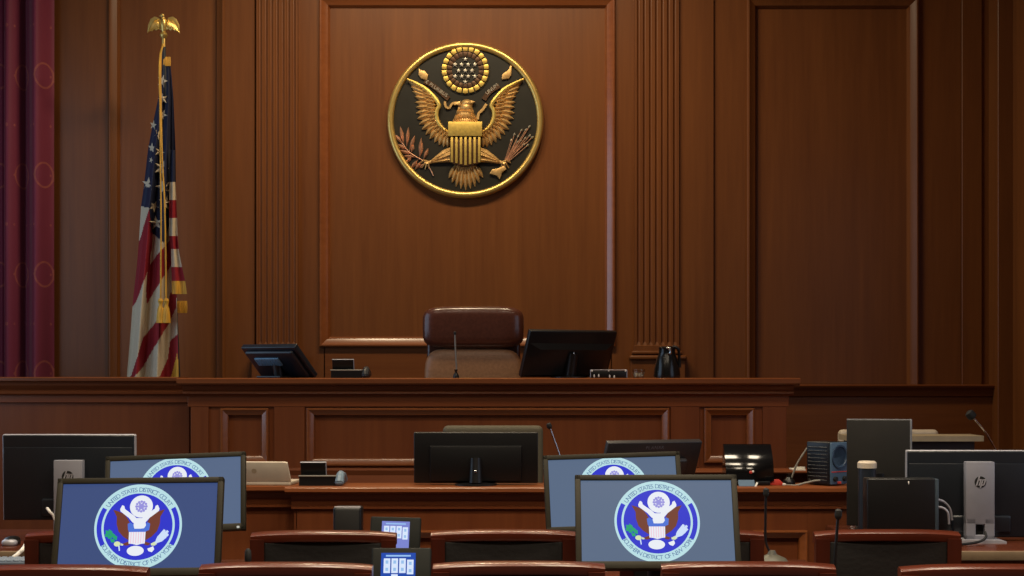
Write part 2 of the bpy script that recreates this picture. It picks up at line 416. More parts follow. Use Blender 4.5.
# ------------------------------------------------------------------ curtain
def curtain():
    m = bpy.data.materials.new('red_damask'); m.use_nodes = True
    nt = m.node_tree; b = nt.nodes['Principled BSDF']; b.inputs['Roughness'].default_value = 0.65; b.inputs['Sheen Weight'].default_value = 0.2
    L = nt.links.new; N = nt.nodes.new
    uv = N('ShaderNodeUVMap'); mp = N('ShaderNodeMapping'); L(uv.outputs[0], mp.inputs[0])
    def ring(scale, off, rad, wid):
        mpp = N('ShaderNodeMapping'); mpp.inputs['Scale'].default_value = scale; mpp.inputs['Location'].default_value = off
        L(uv.outputs[0], mpp.inputs[0])
        fr = N('ShaderNodeVectorMath'); fr.operation = 'FRACTION'; L(mpp.outputs[0], fr.inputs[0])
        sb = N('ShaderNodeVectorMath'); sb.operation = 'SUBTRACT'; L(fr.outputs[0], sb.inputs[0]); sb.inputs[1].default_value = (0.5, 0.5, 0)
        ml = N('ShaderNodeVectorMath'); ml.operation = 'MULTIPLY'; L(sb.outputs[0], ml.inputs[0]); ml.inputs[1].default_value = (1/scale[0], 1/scale[1], 0)
        ln = N('ShaderNodeVectorMath'); ln.operation = 'LENGTH'; L(ml.outputs[0], ln.inputs[0])
        cm = N('ShaderNodeMath'); cm.operation = 'COMPARE'; L(ln.outputs['Value'], cm.inputs[0]); cm.inputs[1].default_value = rad; cm.inputs[2].default_value = wid
        return cm.outputs[0]
    a = ring((3.2, 1.45, 1), (0.1, 0.3, 0), 0.085, 0.007)
    c = ring((3.2, 1.45, 1), (0.6, 0.8, 0), 0.0, 0.013)
    d = ring((6.4, 2.9, 1), (0.3, 0.1, 0), 0.0, 0.009)
    mx = N('ShaderNodeMath'); mx.operation = 'MAXIMUM'; L(a, mx.inputs[0]); L(c, mx.inputs[1])
    mx2 = N('ShaderNodeMath'); mx2.operation = 'MAXIMUM'; L(mx.outputs[0], mx2.inputs[0]); L(d, mx2.inputs[1])
    nz = N('ShaderNodeTexNoise'); nz.inputs['Scale'].default_value = 30; L(uv.outputs[0], nz.inputs['Vector'])
    rp = N('ShaderNodeMapRange'); L(nz.outputs['Fac'], rp.inputs[0]); rp.inputs[3].default_value = 0.1; rp.inputs[4].default_value = 0.9
    mm = N('ShaderNodeMath'); mm.operation = 'MULTIPLY'; L(mx2.outputs[0], mm.inputs[0]); L(rp.outputs[0], mm.inputs[1])
    mix = N('ShaderNodeMix'); mix.data_type = 'RGBA'; L(mm.outputs[0], mix.inputs[0])
    mix.inputs[6].default_value = lin((122, 30, 56)); mix.inputs[7].default_value = lin((178, 96, 70))
    L(mix.outputs[2], b.inputs['Base Color'])
    bm = NB(); uvl = bm.loops.layers.uv.new('UVMap')
    Yc = 11.12; x0 = XL+0.02; x1 = PX(51, Yc); n = 90; zs = [PLAT+0.01+(ZC-0.1-PLAT)*k/24 for k in range(25)]
    def yy(x):
        p = (x-PX(22, Yc))/0.20
        return Yc - 0.055*math.cos(2*math.pi*(p-0.5))**1 + 0.02*math.sin(7*p) + (0.05*math.exp(-((x-PX(21, Yc))/0.014)**2)) + 0.05*math.exp(-((x-PX(3, Yc))/0.014)**2)
    xs = [x0+(x1-x0)*k/n for k in range(n+1)]
    for side in (0, 1):
        grid = []; arc = [0]
        for i in range(1, n+1): arc.append(arc[-1]+math.hypot(xs[i]-xs[i-1], yy(xs[i])-yy(xs[i-1])))
        for x in xs: grid.append([bm.verts.new((x, yy(x)+0.012*side+0.004*math.sin(z*2.1+x*20), z)) for z in zs])
        for i in range(n):
            for j in range(24):
                f = bm.faces.new((grid[i][j], grid[i+1][j], grid[i+1][j+1], grid[i][j+1]))
                for l, (a_, b_) in zip(f.loops, ((i, j), (i+1, j), (i+1, j+1), (i, j+1))): l[uvl].uv = (arc[a_], zs[b_])
    o = obj('curtain', bm, m, sharp=80)
    tag(o, 'deep red patterned curtain hanging at the left edge beside the wood wall', 'curtain')
curtain()

# ------------------------------------------------------------------ wall seal
def wall_seal():
    Rr = 78/1600*WY; c = P(465.5, 121, WY)
    org = (c.x, WY, c.z)
    t = thing('wall_seal', 'large round gold eagle seal mounted on the central wood wall panel', 'seal', org)
    def U(x, y): return ((x-304)/245*Rr, (290-y)/245*Rr)
    k = Rr/245
    rot = Matrix.Rotation(R(90), 4, 'X')        # lathe axis z -> -y (towards the room)
    bm = NB(); lathe(bm, [(0, 0.0), (0.945*Rr, 0.0), (0.945*Rr, 0.03), (0, 0.03)], 72, 0, rot); obj('field', bm, FIELD, t)
    bm = NB(); prof = [(0.915*Rr, 0.0), (0.915*Rr, 0.034)] + [(Rr*(0.9575-0.0425*math.cos(math.pi*j/8)), 0.038+0.02*math.sin(math.pi*j/8)) for j in range(9)] + [(Rr, 0.0)]
    t2 = NB(); rings = []
    n = 96
    for r, z in prof: rings.append([t2.verts.new((r*math.cos(2*math.pi*q/n), -z, r*math.sin(2*math.pi*q/n))) for q in range(n)])
    for a, b in zip(rings, rings[1:]):
        for q in range(n): t2.faces.new((a[q], b[q], b[(q+1) % n], a[(q+1) % n]))
    bmesh.ops.recalc_face_normals(t2, faces=t2.faces); merge(bm, t2)
    obj('rim', bm, BRASS, t, label='polished brass rim')
    y0 = -0.03
    # glory
    bm = NB(); g = U(304, 133)
    for (ra, rb, h, mi, nn, gap) in ((59, 73, 0.02, 0, 22, 0.18), (42, 57, 0.012, 1, 22, 0.10)):
        for q in range(nn):
            a0 = 2*math.pi*(q+gap/2)/nn; a1 = 2*math.pi*(q+1-gap/2)/nn
            poly = [(g[0]+r_*k*math.cos(a), g[1]+r_*k*math.sin(a)) for r_, a in ((ra, a0), (rb, a0), (rb+1.5, (a0+a1)/2), (rb, a1), (ra, a1))]
            prism(bm, poly, y0-h, y0, mi, bev=0.004)
    obj('glory', bm, [GOLDY, BRONZE], t, label='ring of gold cloud tiles')
    bm = NB(); prism(bm, circ(g[0], g[1], 78*k, 48), y0-0.006, y0+0.002, 0); obj('glory_backing', bm, FIELD, t)
    for (x, y) in ((304, 100), (272, 117), (293, 117), (313, 117), (334, 117), (283, 136), (304, 136), (325, 136), (272, 154), (293, 154), (313, 154), (334, 154), (304, 171)):
        bm = NB(); u = U(x, y); prism(bm, star_pts(u[0], u[1], 8.5*k), y0-0.02, y0-0.004, 0, bev=0.002); obj('star', bm, LETTER, t)
    # eagle body, neck, head
    bm = NB()
    for (x, y, rx, rz, h) in ((304, 365, 48, 70, 0.045), (304, 300, 36, 30, 0.05), (304, 275, 28, 26, 0.05), (306, 252, 21, 20, 0.05), (309, 238, 20, 13, 0.045)):
        u = U(x, y); ell(bm, (u[0], y0, u[1]), (rx*k, h, rz*k))
    prism(bm, [U(288, 232), U(272, 238), U(268, 245), U(276, 244), U(290, 246)], y0-0.035, y0-0.01, 0, bev=0.003)
    prism(bm, [U(322, 231), U(336, 233), U(328, 239), U(318, 240)], y0-0.035, y0-0.01, 0, bev=0.003)
    for q in range(13):
        for row, (yy_, ln) in enumerate(((262, 18), (278, 20), (292, 18))):
            x = 304+(q-6)*(4.2+row*1.1)
            leaf(bm, U(304+(x-304)*0.9, yy_-8), U(x, yy_+ln-6), 7*k, 0.012, 0, y0-0.042+0.0012*(q-6)**2*0.5)
    obj('eagle_body', bm, GOLD, t)
    # wings
    for s in (-1, 1):
        m = lambda x: 304+(304-x)*(1 if s > 0 else -1)
        V = lambda x, y: U(m(x), y)
        bm = NB()
        tips = [(124, 166), (134, 186), (138, 200), (146, 216), (147, 234), (150, 250), (150, 268), (153, 286), (160, 303), (168, 320), (180, 335), (193, 349), (208, 360), (222, 368), (236, 374), (249, 374)]
        roots = [(186, 205), (192, 212), (197, 220), (201, 229), (204, 238), (206, 248), (207, 258), (209, 268), (211, 278), (214, 288), (218, 297), (223, 306), (229, 313), (236, 320), (243, 326), (250, 331)]
        for i, (a, b) in enumerate(zip(roots, tips)):
            leaf(bm, V(*a), V(*b), 19*k, 0.022, 0, y0-0.002-0.004*(i % 2), 0.7)
        for i in range(len(roots)-1):
            a = Vector(roots[i]); b = Vector(tips[i]); a2 = Vector(roots[i+1]); b2 = Vector(tips[i+1])
            leaf(bm, V(*((a+a2)/2+Vector((6, -2)))), V(*(((a+a2)*0.55+(b+b2)*0.45)/2)), 15*k, 0.026, 0, y0-0.012, 0.7)
        for i in range(len(roots)-1):
            a = Vector(roots[i])+Vector((9, -5)); b = a.lerp(Vector(tips[i]), 0.32)
            leaf(bm, V(*a), V(*b), 13*k, 0.022, 0, y0-0.022, 0.7)
        edge = [(122, 163), (150, 176), (180, 194), (205, 218), (222, 244), (215, 262), (215, 284), (224, 306), (240, 322), (256, 330)]
        pts = [Vector((V(*e)[0], y0-0.03, V(*e)[1])) for e in edge]
        sp = smooth_path(pts, 4); tube(bm, sp, [0.006+0.009*min(1, 1.4*math.sin(math.pi*min(0.97, (j+1)/len(sp)))) for j in range(len(sp))], 8, 1)
        obj('wing', bm, [GOLD, GOLDY], t)
    # tail
    bm = NB()
    for i, tp in enumerate([(252, 472), (262, 486), (275, 498), (290, 505), (305, 510), (320, 505), (335, 498), (348, 486), (359, 470)]):
        leaf(bm, U(304+(i-4)*6, 420), U(*tp), 17*k, 0.024, 0, y0-0.002-0.004*(i % 2), 0.7)
        leaf(bm, U(304+(i-4)*5, 418), U((tp[0]+304)/2, 425+(tp[1]-425)*0.5), 13*k, 0.026, 0, y0-0.01, 0.7)
    obj('tail', bm, GOLD, t)
    # shield
    bm = NB()
    prism(bm, [U(251, 299), U(357, 299), U(357, 344), U(251, 344)], y0-0.075, y0-0.02, 0, bev=0.004)
    pol = [U(257, 344), U(353, 344), U(352, 425), U(330, 434), U(304, 438), U(278, 434), U(257, 425)]
    prism(bm, pol, y0-0.055, y0-0.015, 1, bev=0.003)
    for q in range(7):
        x = 259+q*14.2; e = 434-abs(q-3)*3
        prism(bm, [U(x, 344), U(x+7.5, 344), U(x+7.5, e), U(x, e)], y0-0.066, y0-0.05, 0, bev=0.002)
    obj('shield', bm, [GOLDY, BRONZE], t, label='gold shield with upright bars')
    # legs
    for s in (-1, 1):
        V = (lambda x, y: U(x, y)) if s < 0 else (lambda x, y: U(608-x, y))
        bm = NB()
        pts = [Vector((V(*p)[0], y0-0.018, V(*p)[1])) for p in ((262, 398), (240, 403), (220, 411), (200, 420), (186, 424))]
        tube(bm, pts, [24*k, 20*k, 13*k, 6*k, 4.5*k], 12)
        for v in bm.verts: v.co.y = y0-0.012+(v.co.y-(y0-0.018))*0.42
        for q in range(9):
            for w_ in (-1, 0, 1):
                a = (262-q*6, 399+q*2.1+w_*(15-q*1.3)); leaf(bm, V(*a), V(a[0]-17, a[1]+4-w_*1.5), (11-q*0.6)*k, 0.010, 0, y0-0.0125-(0.0195-abs(w_)*0.006)*(1-q*0.075))
        for d in ((162, 424), (168, 440), (178, 444), (190, 440)):
            tube(bm, [Vector((V(188, 422)[0], y0-0.016, V(188, 422)[1])), Vector((V((d[0]+188)/2, (d[1]+420)/2-5)[0], y0-0.022, V(0, (d[1]+420)/2-5)[1])), Vector((V(*d)[0], y0-0.01, V(*d)[1]))], [3.6*k, 3.2*k, 1.6*k], 6)
        obj('leg', bm, GOLD, t)
    # olive branch
    bm = NB()
    st = [Vector((U(*p)[0], y0-0.01, U(*p)[1])) for p in ((88, 338), (106, 362), (128, 390), (150, 405), (175, 420), (192, 440), (204, 464))]
    tube(bm, smooth_path(st, 4), 0.004, 6)
    for a, b in (((112, 368), (100, 310)), ((120, 376), (126, 312)), ((128, 388), (146, 338)), ((134, 394), (142, 366)), ((122, 382), (92, 366)), ((134, 396), (100, 384)), ((160, 408), (166, 346)), ((160, 410), (170, 362)), ((172, 416), (188, 378)), ((150, 406), (112, 402)), ((158, 412), (134, 440)), ((166, 418), (148, 444)), ((140, 400), (118, 424)), ((176, 424), (162, 440)), ((108, 364), (84, 336))):
        leaf(bm, U(*a), U(*b), 12*k, 0.018, 0, y0-0.004, 0.7)
    obj('olive_branch', bm, BRONZE_L, t)
    # arrows
    bm = NB()
    for q, tp in enumerate(((448, 352), (458, 334), (470, 340), (480, 322), (494, 320), (505, 310), (478, 354), (492, 346), (506, 338), (514, 344), (488, 366), (500, 368), (468, 358))):
        a = U(424+(q % 3)*3, 428); b = U(*tp)
        tube(bm, [Vector((a[0], y0-0.008-0.002*(q % 3), a[1])), Vector((b[0], y0-0.012, b[1]))], 0.0028, 5)
        d = (Vector(b)-Vector(a)).normalized(); leaf(bm, tuple(Vector(b)-d*0.02), tuple(Vector(b)+d*0.012), 7*k, 0.014, 1, y0-0.006)
    prism(bm, [U(424, 434), U(434, 444), U(420, 452), U(412, 476), U(402, 464), U(380, 458), U(388, 444), U(406, 442)], y0-0.022, y0, 2, bev=0.004)
    obj('arrow_bundle', bm, [BRONZE_L, LETTER, GOLD], t)
    # scroll
    bm = NB()
    def ribbon(pts, wd, mi, h=0.014):
        c_ = smooth_path([Vector((U(*p)[0], 0, U(*p)[1])) for p in pts], 4)
        for i in range(len(c_)-1):
            a, b = c_[i], c_[i+1]; d = (b-a).normalized(); nn = Vector((-d.z, 0, d.x))*wd*k/2
            prism(bm, [((a+nn).x, (a+nn).z), ((b+nn).x, (b+nn).z), ((b-nn).x, (b-nn).z), ((a-nn).x, (a-nn).z)], y0-h, y0, mi)
    ribbon([(176, 168), (196, 178), (218, 194), (240, 214), (252, 224)], 15, 1)
    prism(bm, [U(158, 124), U(163, 134), U(176, 136), U(188, 148), U(184, 166), U(166, 160), U(157, 148)], y0-0.018, y0, 0, bev=0.005)
    ribbon([(240, 232), (243, 248), (254, 252), (262, 240), (274, 236), (288, 238)], 7, 0, 0.02)
    ribbon([(286, 242), (284, 262), (290, 274)], 6, 0, 0.02)
    sc = obj('scroll', bm, [GOLD, BRONZE], t)
    bm = NB(); u = U(214, 196); text_line(bm, 'E PLURIBUS', u[0]-0.004, u[1], 0.034, y0-0.0145, 0, thick=0.003, ang=math.atan2(-46, 66)); obj('lettering', bm, LETTER, sc)
    bm = NB()
    ribbon([(362, 226), (374, 208), (390, 194), (410, 182)], 15, 1)
    prism(bm, [U(450, 122), U(444, 118), U(440, 132), U(420, 146), U(418, 164), U(440, 160), U(448, 150)], y0-0.018, y0, 0, bev=0.005)
    ribbon([(342, 288), (346, 270), (358, 258), (370, 240)], 8, 0, 0.02)
    sc = obj('scroll', bm, [GOLD, BRONZE], t)
    bm = NB(); u = U(390, 197); text_line(bm, 'UNUM', u[0], u[1], 0.036, y0-0.0145, 0, thick=0.003, ang=math.atan2(40, 50)); obj('lettering', bm, LETTER, sc)
BRONZE_L = mat('light_bronze', (200, 150, 118), rough=0.42, metal=0.6, noise=0.2, nscale=60)
wall_seal()

# ------------------------------------------------------------------ flag
def in_poly(x, y, poly):
    c = False; n = len(poly); j = n-1
    for i in range(n):
        if (poly[i][1] > y) != (poly[j][1] > y) and x < (poly[j][0]-poly[i][0])*(y-poly[i][1])/(poly[j][1]-poly[i][1])+poly[i][0]: c = not c
        j = i
    return c
def interp(tab, y):
    if y <= tab[0][0]: return tab[0][1]
    for (a, b), (c, d) in zip(tab, tab[1:]):
        if y <= c: return b+(d-b)*(y-a)/(c-a)
    return tab[-1][1]
def flag():
    YF = 10.7; bx = PX(179.5, YF)
    org = (bx, YF+0.05, PLAT)
    t = thing('flag', 'american flag draped on a gold eagle pole left of the bench', 'flag', org)
    q = lambda px, py, dy=0.0: P(px, py, YF+dy)
    reds = [[(149, 209), (153, 232), (150, 266), (143, 283), (137, 300), (129, 312), (100, 312), (100, 262), (140, 240), (144, 225)],
            [(167, 244), (157, 255), (148, 268), (146, 290), (147, 304), (157, 287), (172, 264), (180, 258), (180, 236), (172, 236)],
            [(177, 286), (176, 308), (168, 325), (155, 346), (143, 367), (128, 384), (118, 410), (108, 410), (131, 376), (137, 358), (143, 338), (156, 322), (168, 303), (170, 294)],
            [(179, 333), (180, 385), (172, 430), (130, 430), (150, 398), (160, 376), (168, 358), (170, 341)]]
    canton = [(140, 40), (190, 40), (190, 216), (170, 222), (164, 243), (152, 233), (149, 208), (140, 206)]
    gold = [[(177, 354), (182, 385), (182, 432), (165, 432), (170, 380), (174, 366)]]
    Lt = [(62, 163), (75, 161), (100, 158), (125, 152.5), (150, 148), (185, 144), (207, 141), (240, 139), (265, 137), (300, 133), (340, 130), (374, 127), (430, 124)]
    Rt = [(62, 170), (75, 171.5), (100, 173.5), (150, 175.5), (200, 176), (240, 176.5), (260, 175), (285, 176.5), (330, 177.5), (430, 180)]
    bm = NB(); NX, NY = 64, 340; y_top, y_bot = 62, 428; grid = []
    def depth(s, y):
        a = min(1.0, (y-55)/150)
        return (-0.03*a*math.sin(s*math.pi*1.0) + 0.04*a*math.sin(s*15.5+0.5+y*0.004) + 0.018*a*math.sin(s*31+y*0.012+1.0))
    for side in (0, 1):
        grid = []
        for j in range(NY+1):
            y = y_top+(y_bot-y_top)*j/NY; l, r = interp(Lt, y), interp(Rt, y); row = []
            for i in range(NX+1):
                s = i/NX; v = q(l+(r-l)*s, y, depth(s, y)+0.006*side); row.append(bm.verts.new(v))
            grid.append(row)
        for j in range(NY):
            y = y_top+(y_bot-y_top)*(j+0.5)/NY; l, r = interp(Lt, y), interp(Rt, y)
            for i in range(NX):
                x = l+(r-l)*(i+0.5)/NX
                f = bm.faces.new((grid[j][i], grid[j+1][i], grid[j+1][i+1], grid[j][i+1]))
                mi = 2 if in_poly(x, y, canton) else (0 if any(in_poly(x, y, p) for p in reds) else 1)
                if any(in_poly(x, y, p) for p in gold): mi = 3
                f.material_index = mi
    # short fold hanging to the right
    Lr = [(150, 170), (235, 169), (250, 171), (296, 172)]; Rr_ = [(150, 175), (182, 175.5), (217, 177), (236, 177.5), (252, 179), (267, 182), (283, 185.5), (294, 187)]
    bands = [(182, 2), (200, 1), (218, 0), (236, 1), (249, 0), (267, 1), (281.5, 0), (300, 3)]
    for side in (0, 1):
        grid = []
        for j in range(145):
            y = 150+144*j/144; l, r = interp(Lr, y), interp(Rr_, y)
            grid.append([bm.verts.new(q(l+(r-l)*i/16, y, -0.05-0.012*math.sin(i/16*8+y*0.02)+0.006*side)) for i in range(17)])
        for j in range(144):
            y = 150+144*(j+0.5)/144; mi = next(m_ for b_, m_ in bands if y < b_)
            for i in range(16):
                f = bm.faces.new((grid[j][i], grid[j+1][i], grid[j+1][i+1], grid[j][i+1])); f.material_index = mi
    cl = obj('cloth', bm, [REDC, WHITEC, NAVY, FRINGE], t, org=org, sharp=80)
    for px0, px1, py0, py1, dy in ((176.5, 186.5, 301, 313, 0.02), (163.5, 170, 57, 66, -0.005)):
        fb = NB()
        for k in range(9):
            x = px0+(px1-px0)*k/8; tube(fb, [q(x, py0, dy), q(x+0.3, (py0+py1)/2, dy-0.006), q(x, py1, dy)], 0.0042, 6)
        obj('fringe', fb, FRINGE, t, org=org)
    sb = NB()
    for (x, y, r_, rot, sx) in ((162.3, 81, 6, .3, .8), (163, 99, 5.5, -.2, .8), (162.5, 114.5, 5, .5, .9), (153.3, 125, 4.5, .2, .7), (158.5, 134, 5, .6, .8), (151.8, 148, 5, .1, .7), (159.5, 152, 5, .4, .9), (151, 160, 3, .4, .6), (161.5, 168, 7, .35, 1), (148.3, 184, 6.2, .1, .95), (163, 186.5, 7, -.3, 1), (165.5, 203, 7, .2, 1), (154, 206.5, 5.5, .5, .8), (156, 223, 6.6, -.1, 1)):
        l, rr = interp(Lt, y), interp(Rt, y)
        poly = []
        for (a, b) in star_pts(0, 0, r_*1.15, rot): poly.append((x+a*sx, y-b))
        tb = NB(); vs = []
        cen = tb.verts.new(q(x, y, depth((x-l)/(rr-l), y)-0.007))
        for a, b in poly:
            s_ = min(1, max(0, (a-l)/(rr-l))); vs.append(tb.verts.new(q(a, b, depth(s_, b)-0.005)))
        for i in range(10): tb.faces.new((cen, vs[i], vs[(i+1) % 10]))
        merge(sb, tb)
    obj('stars', sb, WHITEC, cl, org=org)['kind'] = 'stuff'
    pb = NB(); tube(pb, [q(163.6, 47, 0.0), q(179.3, 400, 0.06), Vector((bx+0.01, YF+0.065, PLAT+0.12))], 0.014, 12)
    obj('pole', pb, DARKP, t, org=org)
    pb = NB(); lathe(pb, [(0.17, 0), (0.17, 0.02), (0.12, 0.05), (0.04, 0.08), (0.025, 0.2), (0, 0.2)], 28, 0); obj('base', pb, BRASS, t)
    cb = NB()
    tube(cb, smooth_path([q(163, 44, -0.03), q(159.5, 62, -0.07), q(160, 110, -0.09), q(160.5, 160, -0.10), q(161, 220, -0.11), q(160.6, 299, -0.115)], 6), 0.0055, 6)
    tube(cb, smooth_path([q(163.5, 44, -0.03), q(160.6, 64, -0.07), q(162, 150, -0.10), q(164.5, 200, -0.11), q(165.6, 250, -0.115), q(166, 299, -0.115)], 6), 0.0055, 6)
    obj('cord', cb, FRINGE, t, org=org)
    for px in (160.6, 166.4):
        tb = NB(); o_ = q(px, 298, -0.115)
        lathe(tb, [(0, 0.0), (0.012, -0.004), (0.018, -0.02), (0.014, -0.034), (0.012, -0.05), (0.02, -0.07), (0.026, -0.12), (0.029, -0.165), (0, -0.167)], 16, 0, Matrix.Translation(o_))
        obj('tassel', tb, FRINGE, t, org=org)
    # eagle finial
    eb = NB()
    e = q(163.6, 26)
    lathe(eb, [(0.0, -0.145), (0.013, -0.145), (0.013, -0.085), (0.02, -0.08), (0.028, -0.062), (0.02, -0.045), (0.012, -0.04), (0.02, -0.02), (0.0, -0.01)], 16, 0, Matrix.Translation(e))
    ell(eb, (e.x, e.y, e.z+0.015), (0.022, 0.025, 0.045)); ell(eb, (e.x-0.006, e.y-0.008, e.z+0.067), (0.014, 0.016, 0.015))
    tube(eb, [(e.x-0.002, e.y, e.z+0.04), (e.x-0.005, e.y-0.004, e.z+0.066)], [0.018, 0.012], 8)
    tube(eb, [(e.x-0.015, e.y-0.012, e.z+0.068), (e.x-0.03, e.y-0.014, e.z+0.062)], [0.007, 0.001], 6)
    fin = obj('eagle_finial', eb, BRASS, t, org=org)
    for s in (-1, 1):
        wb = NB(); kk = YF/F
        out = [(2, -5), (5, -8.5), (9, -9.5), (13, -7), (15.5, -1), (16.2, 7.5), (13.6, 4.6), (11.5, 5.4), (9.4, 3.6), (7, 4.6), (5, 3.2), (2.5, 4)]
        prism(wb, [(e.x+s*p*kk, e.z-q_*kk) for p, q_ in out], e.y-0.004, e.y+0.012, 0, None, bev=0.003)
        for i in range(7):
            u = i/6
            a = (e.x+s*(4.5+4*u)*kk, e.z+(6.5+1.0*u-1.5*u*u)*kk); b = (e.x+s*(5+10.6*u)*kk, e.z-(3.4+3.4*u*u)*kk)
            tb = NB(); leaf(tb, a, b, 0.018, 0.009, 0, 0.0, 0.7); merge(wb, tb, Matrix.Translation((0, e.y-0.004, 0)))
        obj('wing', wb, BRASS, fin, org=org)
flag()

# ------------------------------------------------------------------ judge's bench
PM = [(0.0, 0.0), (0.0, 0.02), (0.005, 0.026), (0.011, 0.026), (0.015, 0.022), (0.040, 0.008), (0.044, -0.002), (0.046, -0.018)]
def paneled_front(bm, X0, X1, Z0, Z1, Yf, panels, mi=0, thick=0.06):
    """stile-and-rail face with openings; panels = (x0,x1,z0,z1)"""
    d = 0.018
    box2(bm, X0, X1, Yf+d, Yf+thick, Z0, Z1, mi)
    xs = sorted(panels)
    cur = X0
    for (a, b, z0, z1) in xs:
        box2(bm, cur, a, Yf, Yf+d+0.001, Z0, Z1, mi, 0.001, 1)
        box2(bm, a, b, Yf, Yf+d+0.001, Z0, z0, mi)
        box2(bm, a, b, Yf, Yf+d+0.001, z1, Z1, mi)
        cur = b
    box2(bm, cur, X1, Yf, Yf+d+0.001, Z0, Z1, mi, 0.001, 1)
def bench():
    Y = 9.2; bx = lambda p: PX(p, Y); bz = lambda p: PZ(p, Y)
    org = ((bx(177)+bx(800))/2, Y+0.3, 0)
    t = thing('judges_bench', 'long raised wooden judge bench with panelled front below the wall seal', 'bench', org)
    bm = NB(); zt = bz(378)
    prof_yz(bm, [(Y+0.62, zt), (Y, zt), (Y-0.012, zt-0.006), (Y-0.014, zt-0.03), (Y-0.008, zt-0.038), (Y+0.02, zt-0.044), (Y+0.62, zt-0.044)], bx(177), bx(800))
    obj('countertop', bm, TOPW, t, org=org)
    bm = NB()
    # cove and frieze under the slab
    prof_yz(bm, [(Y+0.3, zt-0.044), (Y+0.03, zt-0.044), (Y+0.034, zt-0.06), (Y+0.05, zt-0.075), (Y+0.045, zt-0.08), (Y+0.042, zt-0.09), (Y+0.062, zt-0.098), (Y+0.07, zt-0.105), (Y+0.3, zt-0.105)], bx(181), bx(795))
    box2(bm, bx(185), bx(791), Y+0.075, Y+0.3, bz(407), zt-0.1, 0, 0.002, 1)
    obj('frieze', bm, BENH, t, org=org)
    Yb = Y+0.09
    b2 = lambda p: PX(p, Yb); z2 = lambda p: PZ(p, Yb)
    panels = [(b2(221), b2(269), z2(463), z2(408)), (b2(307), b2(669), z2(466), z2(408)), (b2(704), b2(754), z2(463), z2(408))]
    bm = NB(); paneled_front(bm, bx(188), bx(789), 0.0, bz(406), Yb, panels)
    box2(bm, bx(272), bx(303), Yb-0.012, Yb+0.01, z2(468), bz(406.5), 0, 0.002, 1); box2(bm, bx(672), bx(701), Yb-0.012, Yb+0.01, z2(468), bz(406.5), 0, 0.002, 1)
    box2(bm, bx(188), bx(206), Yb-0.012, Yb+0.01, z2(468), bz(406.5), 0, 0.002, 1); box2(bm, bx(765), bx(789), Yb-0.012, Yb+0.01, z2(468), bz(406.5), 0, 0.002, 1)
    obj('front_panel', bm, BENV, t, org=org)
    for (a, b, c, d) in panels:
        bm = NB(); frame(bm, a, c, b, d, Yb, PM); obj('panel_molding', bm, MOLDW, t, org=org)
    bm = NB(); box2(bm, bx(187), bx(790), Yb-0.03, Yb+0.02, 0, z2(474), 0, 0.004, 2)
    prof_yz(bm, [(Yb+0.02, z2(467)), (Yb-0.03, z2(468)), (Yb-0.04, z2(470)), (Yb-0.03, z2(475)), (Yb+0.02, z2(475))], bx(186), bx(791))
    obj('plinth', bm, BENH, t, org=org)
    for a, b in ((188, 189.5), (787.5, 789)):
        bm = NB(); box2(bm, bx(a), bx(b), Yb+0.05, Y+0.6, 0, zt-0.044); obj('side_panel', bm, BENV, t, org=org)
bench()
def left_wing():
    Y = 9.42; lx = lambda p: PX(p, Y); lz = lambda p: PZ(p, Y)
    x0 = XL+0.01; x1 = lx(189); org = ((x0+x1)/2, Y+0.1, 0)
    t = thing('low_partition', 'dark wooden low partition running left from the bench to the curtain', 'partition', org)
    zt = lz(377)
    bm = NB(); prof_yz(bm, [(Y+0.28, zt), (Y, zt), (Y-0.012, zt-0.006), (Y-0.012, zt-0.022), (Y, zt-0.03), (Y+0.28, zt-0.03)], x0, lx(178.5)); obj('cap', bm, TOPW, t, org=org)
    bm = NB(); prof_yz(bm, [(Y+0.2, zt-0.03), (Y+0.015, zt-0.03), (Y+0.02, zt-0.05), (Y+0.05, zt-0.075), (Y+0.03, zt-0.085), (Y+0.035, zt-0.1), (Y+0.06, zt-0.11), (Y+0.06, zt-0.15), (Y+0.075, zt-0.155), (Y+0.2, zt-0.155)], x0, lx(187)); obj('frieze', bm, BENH, t, org=org)
    bm = NB(); box2(bm, x0, lx(186.5), Y+0.08, Y+0.2, 0, zt-0.15, 0, 0.002, 1); obj('panel', bm, BENV, t, org=org)
    bm = NB(); box2(bm, x0, lx(186.5), Y+0.05, Y+0.1, 0, 0.15, 0, 0.004, 1); obj('plinth', bm, BENH, t, org=org)
left_wing()

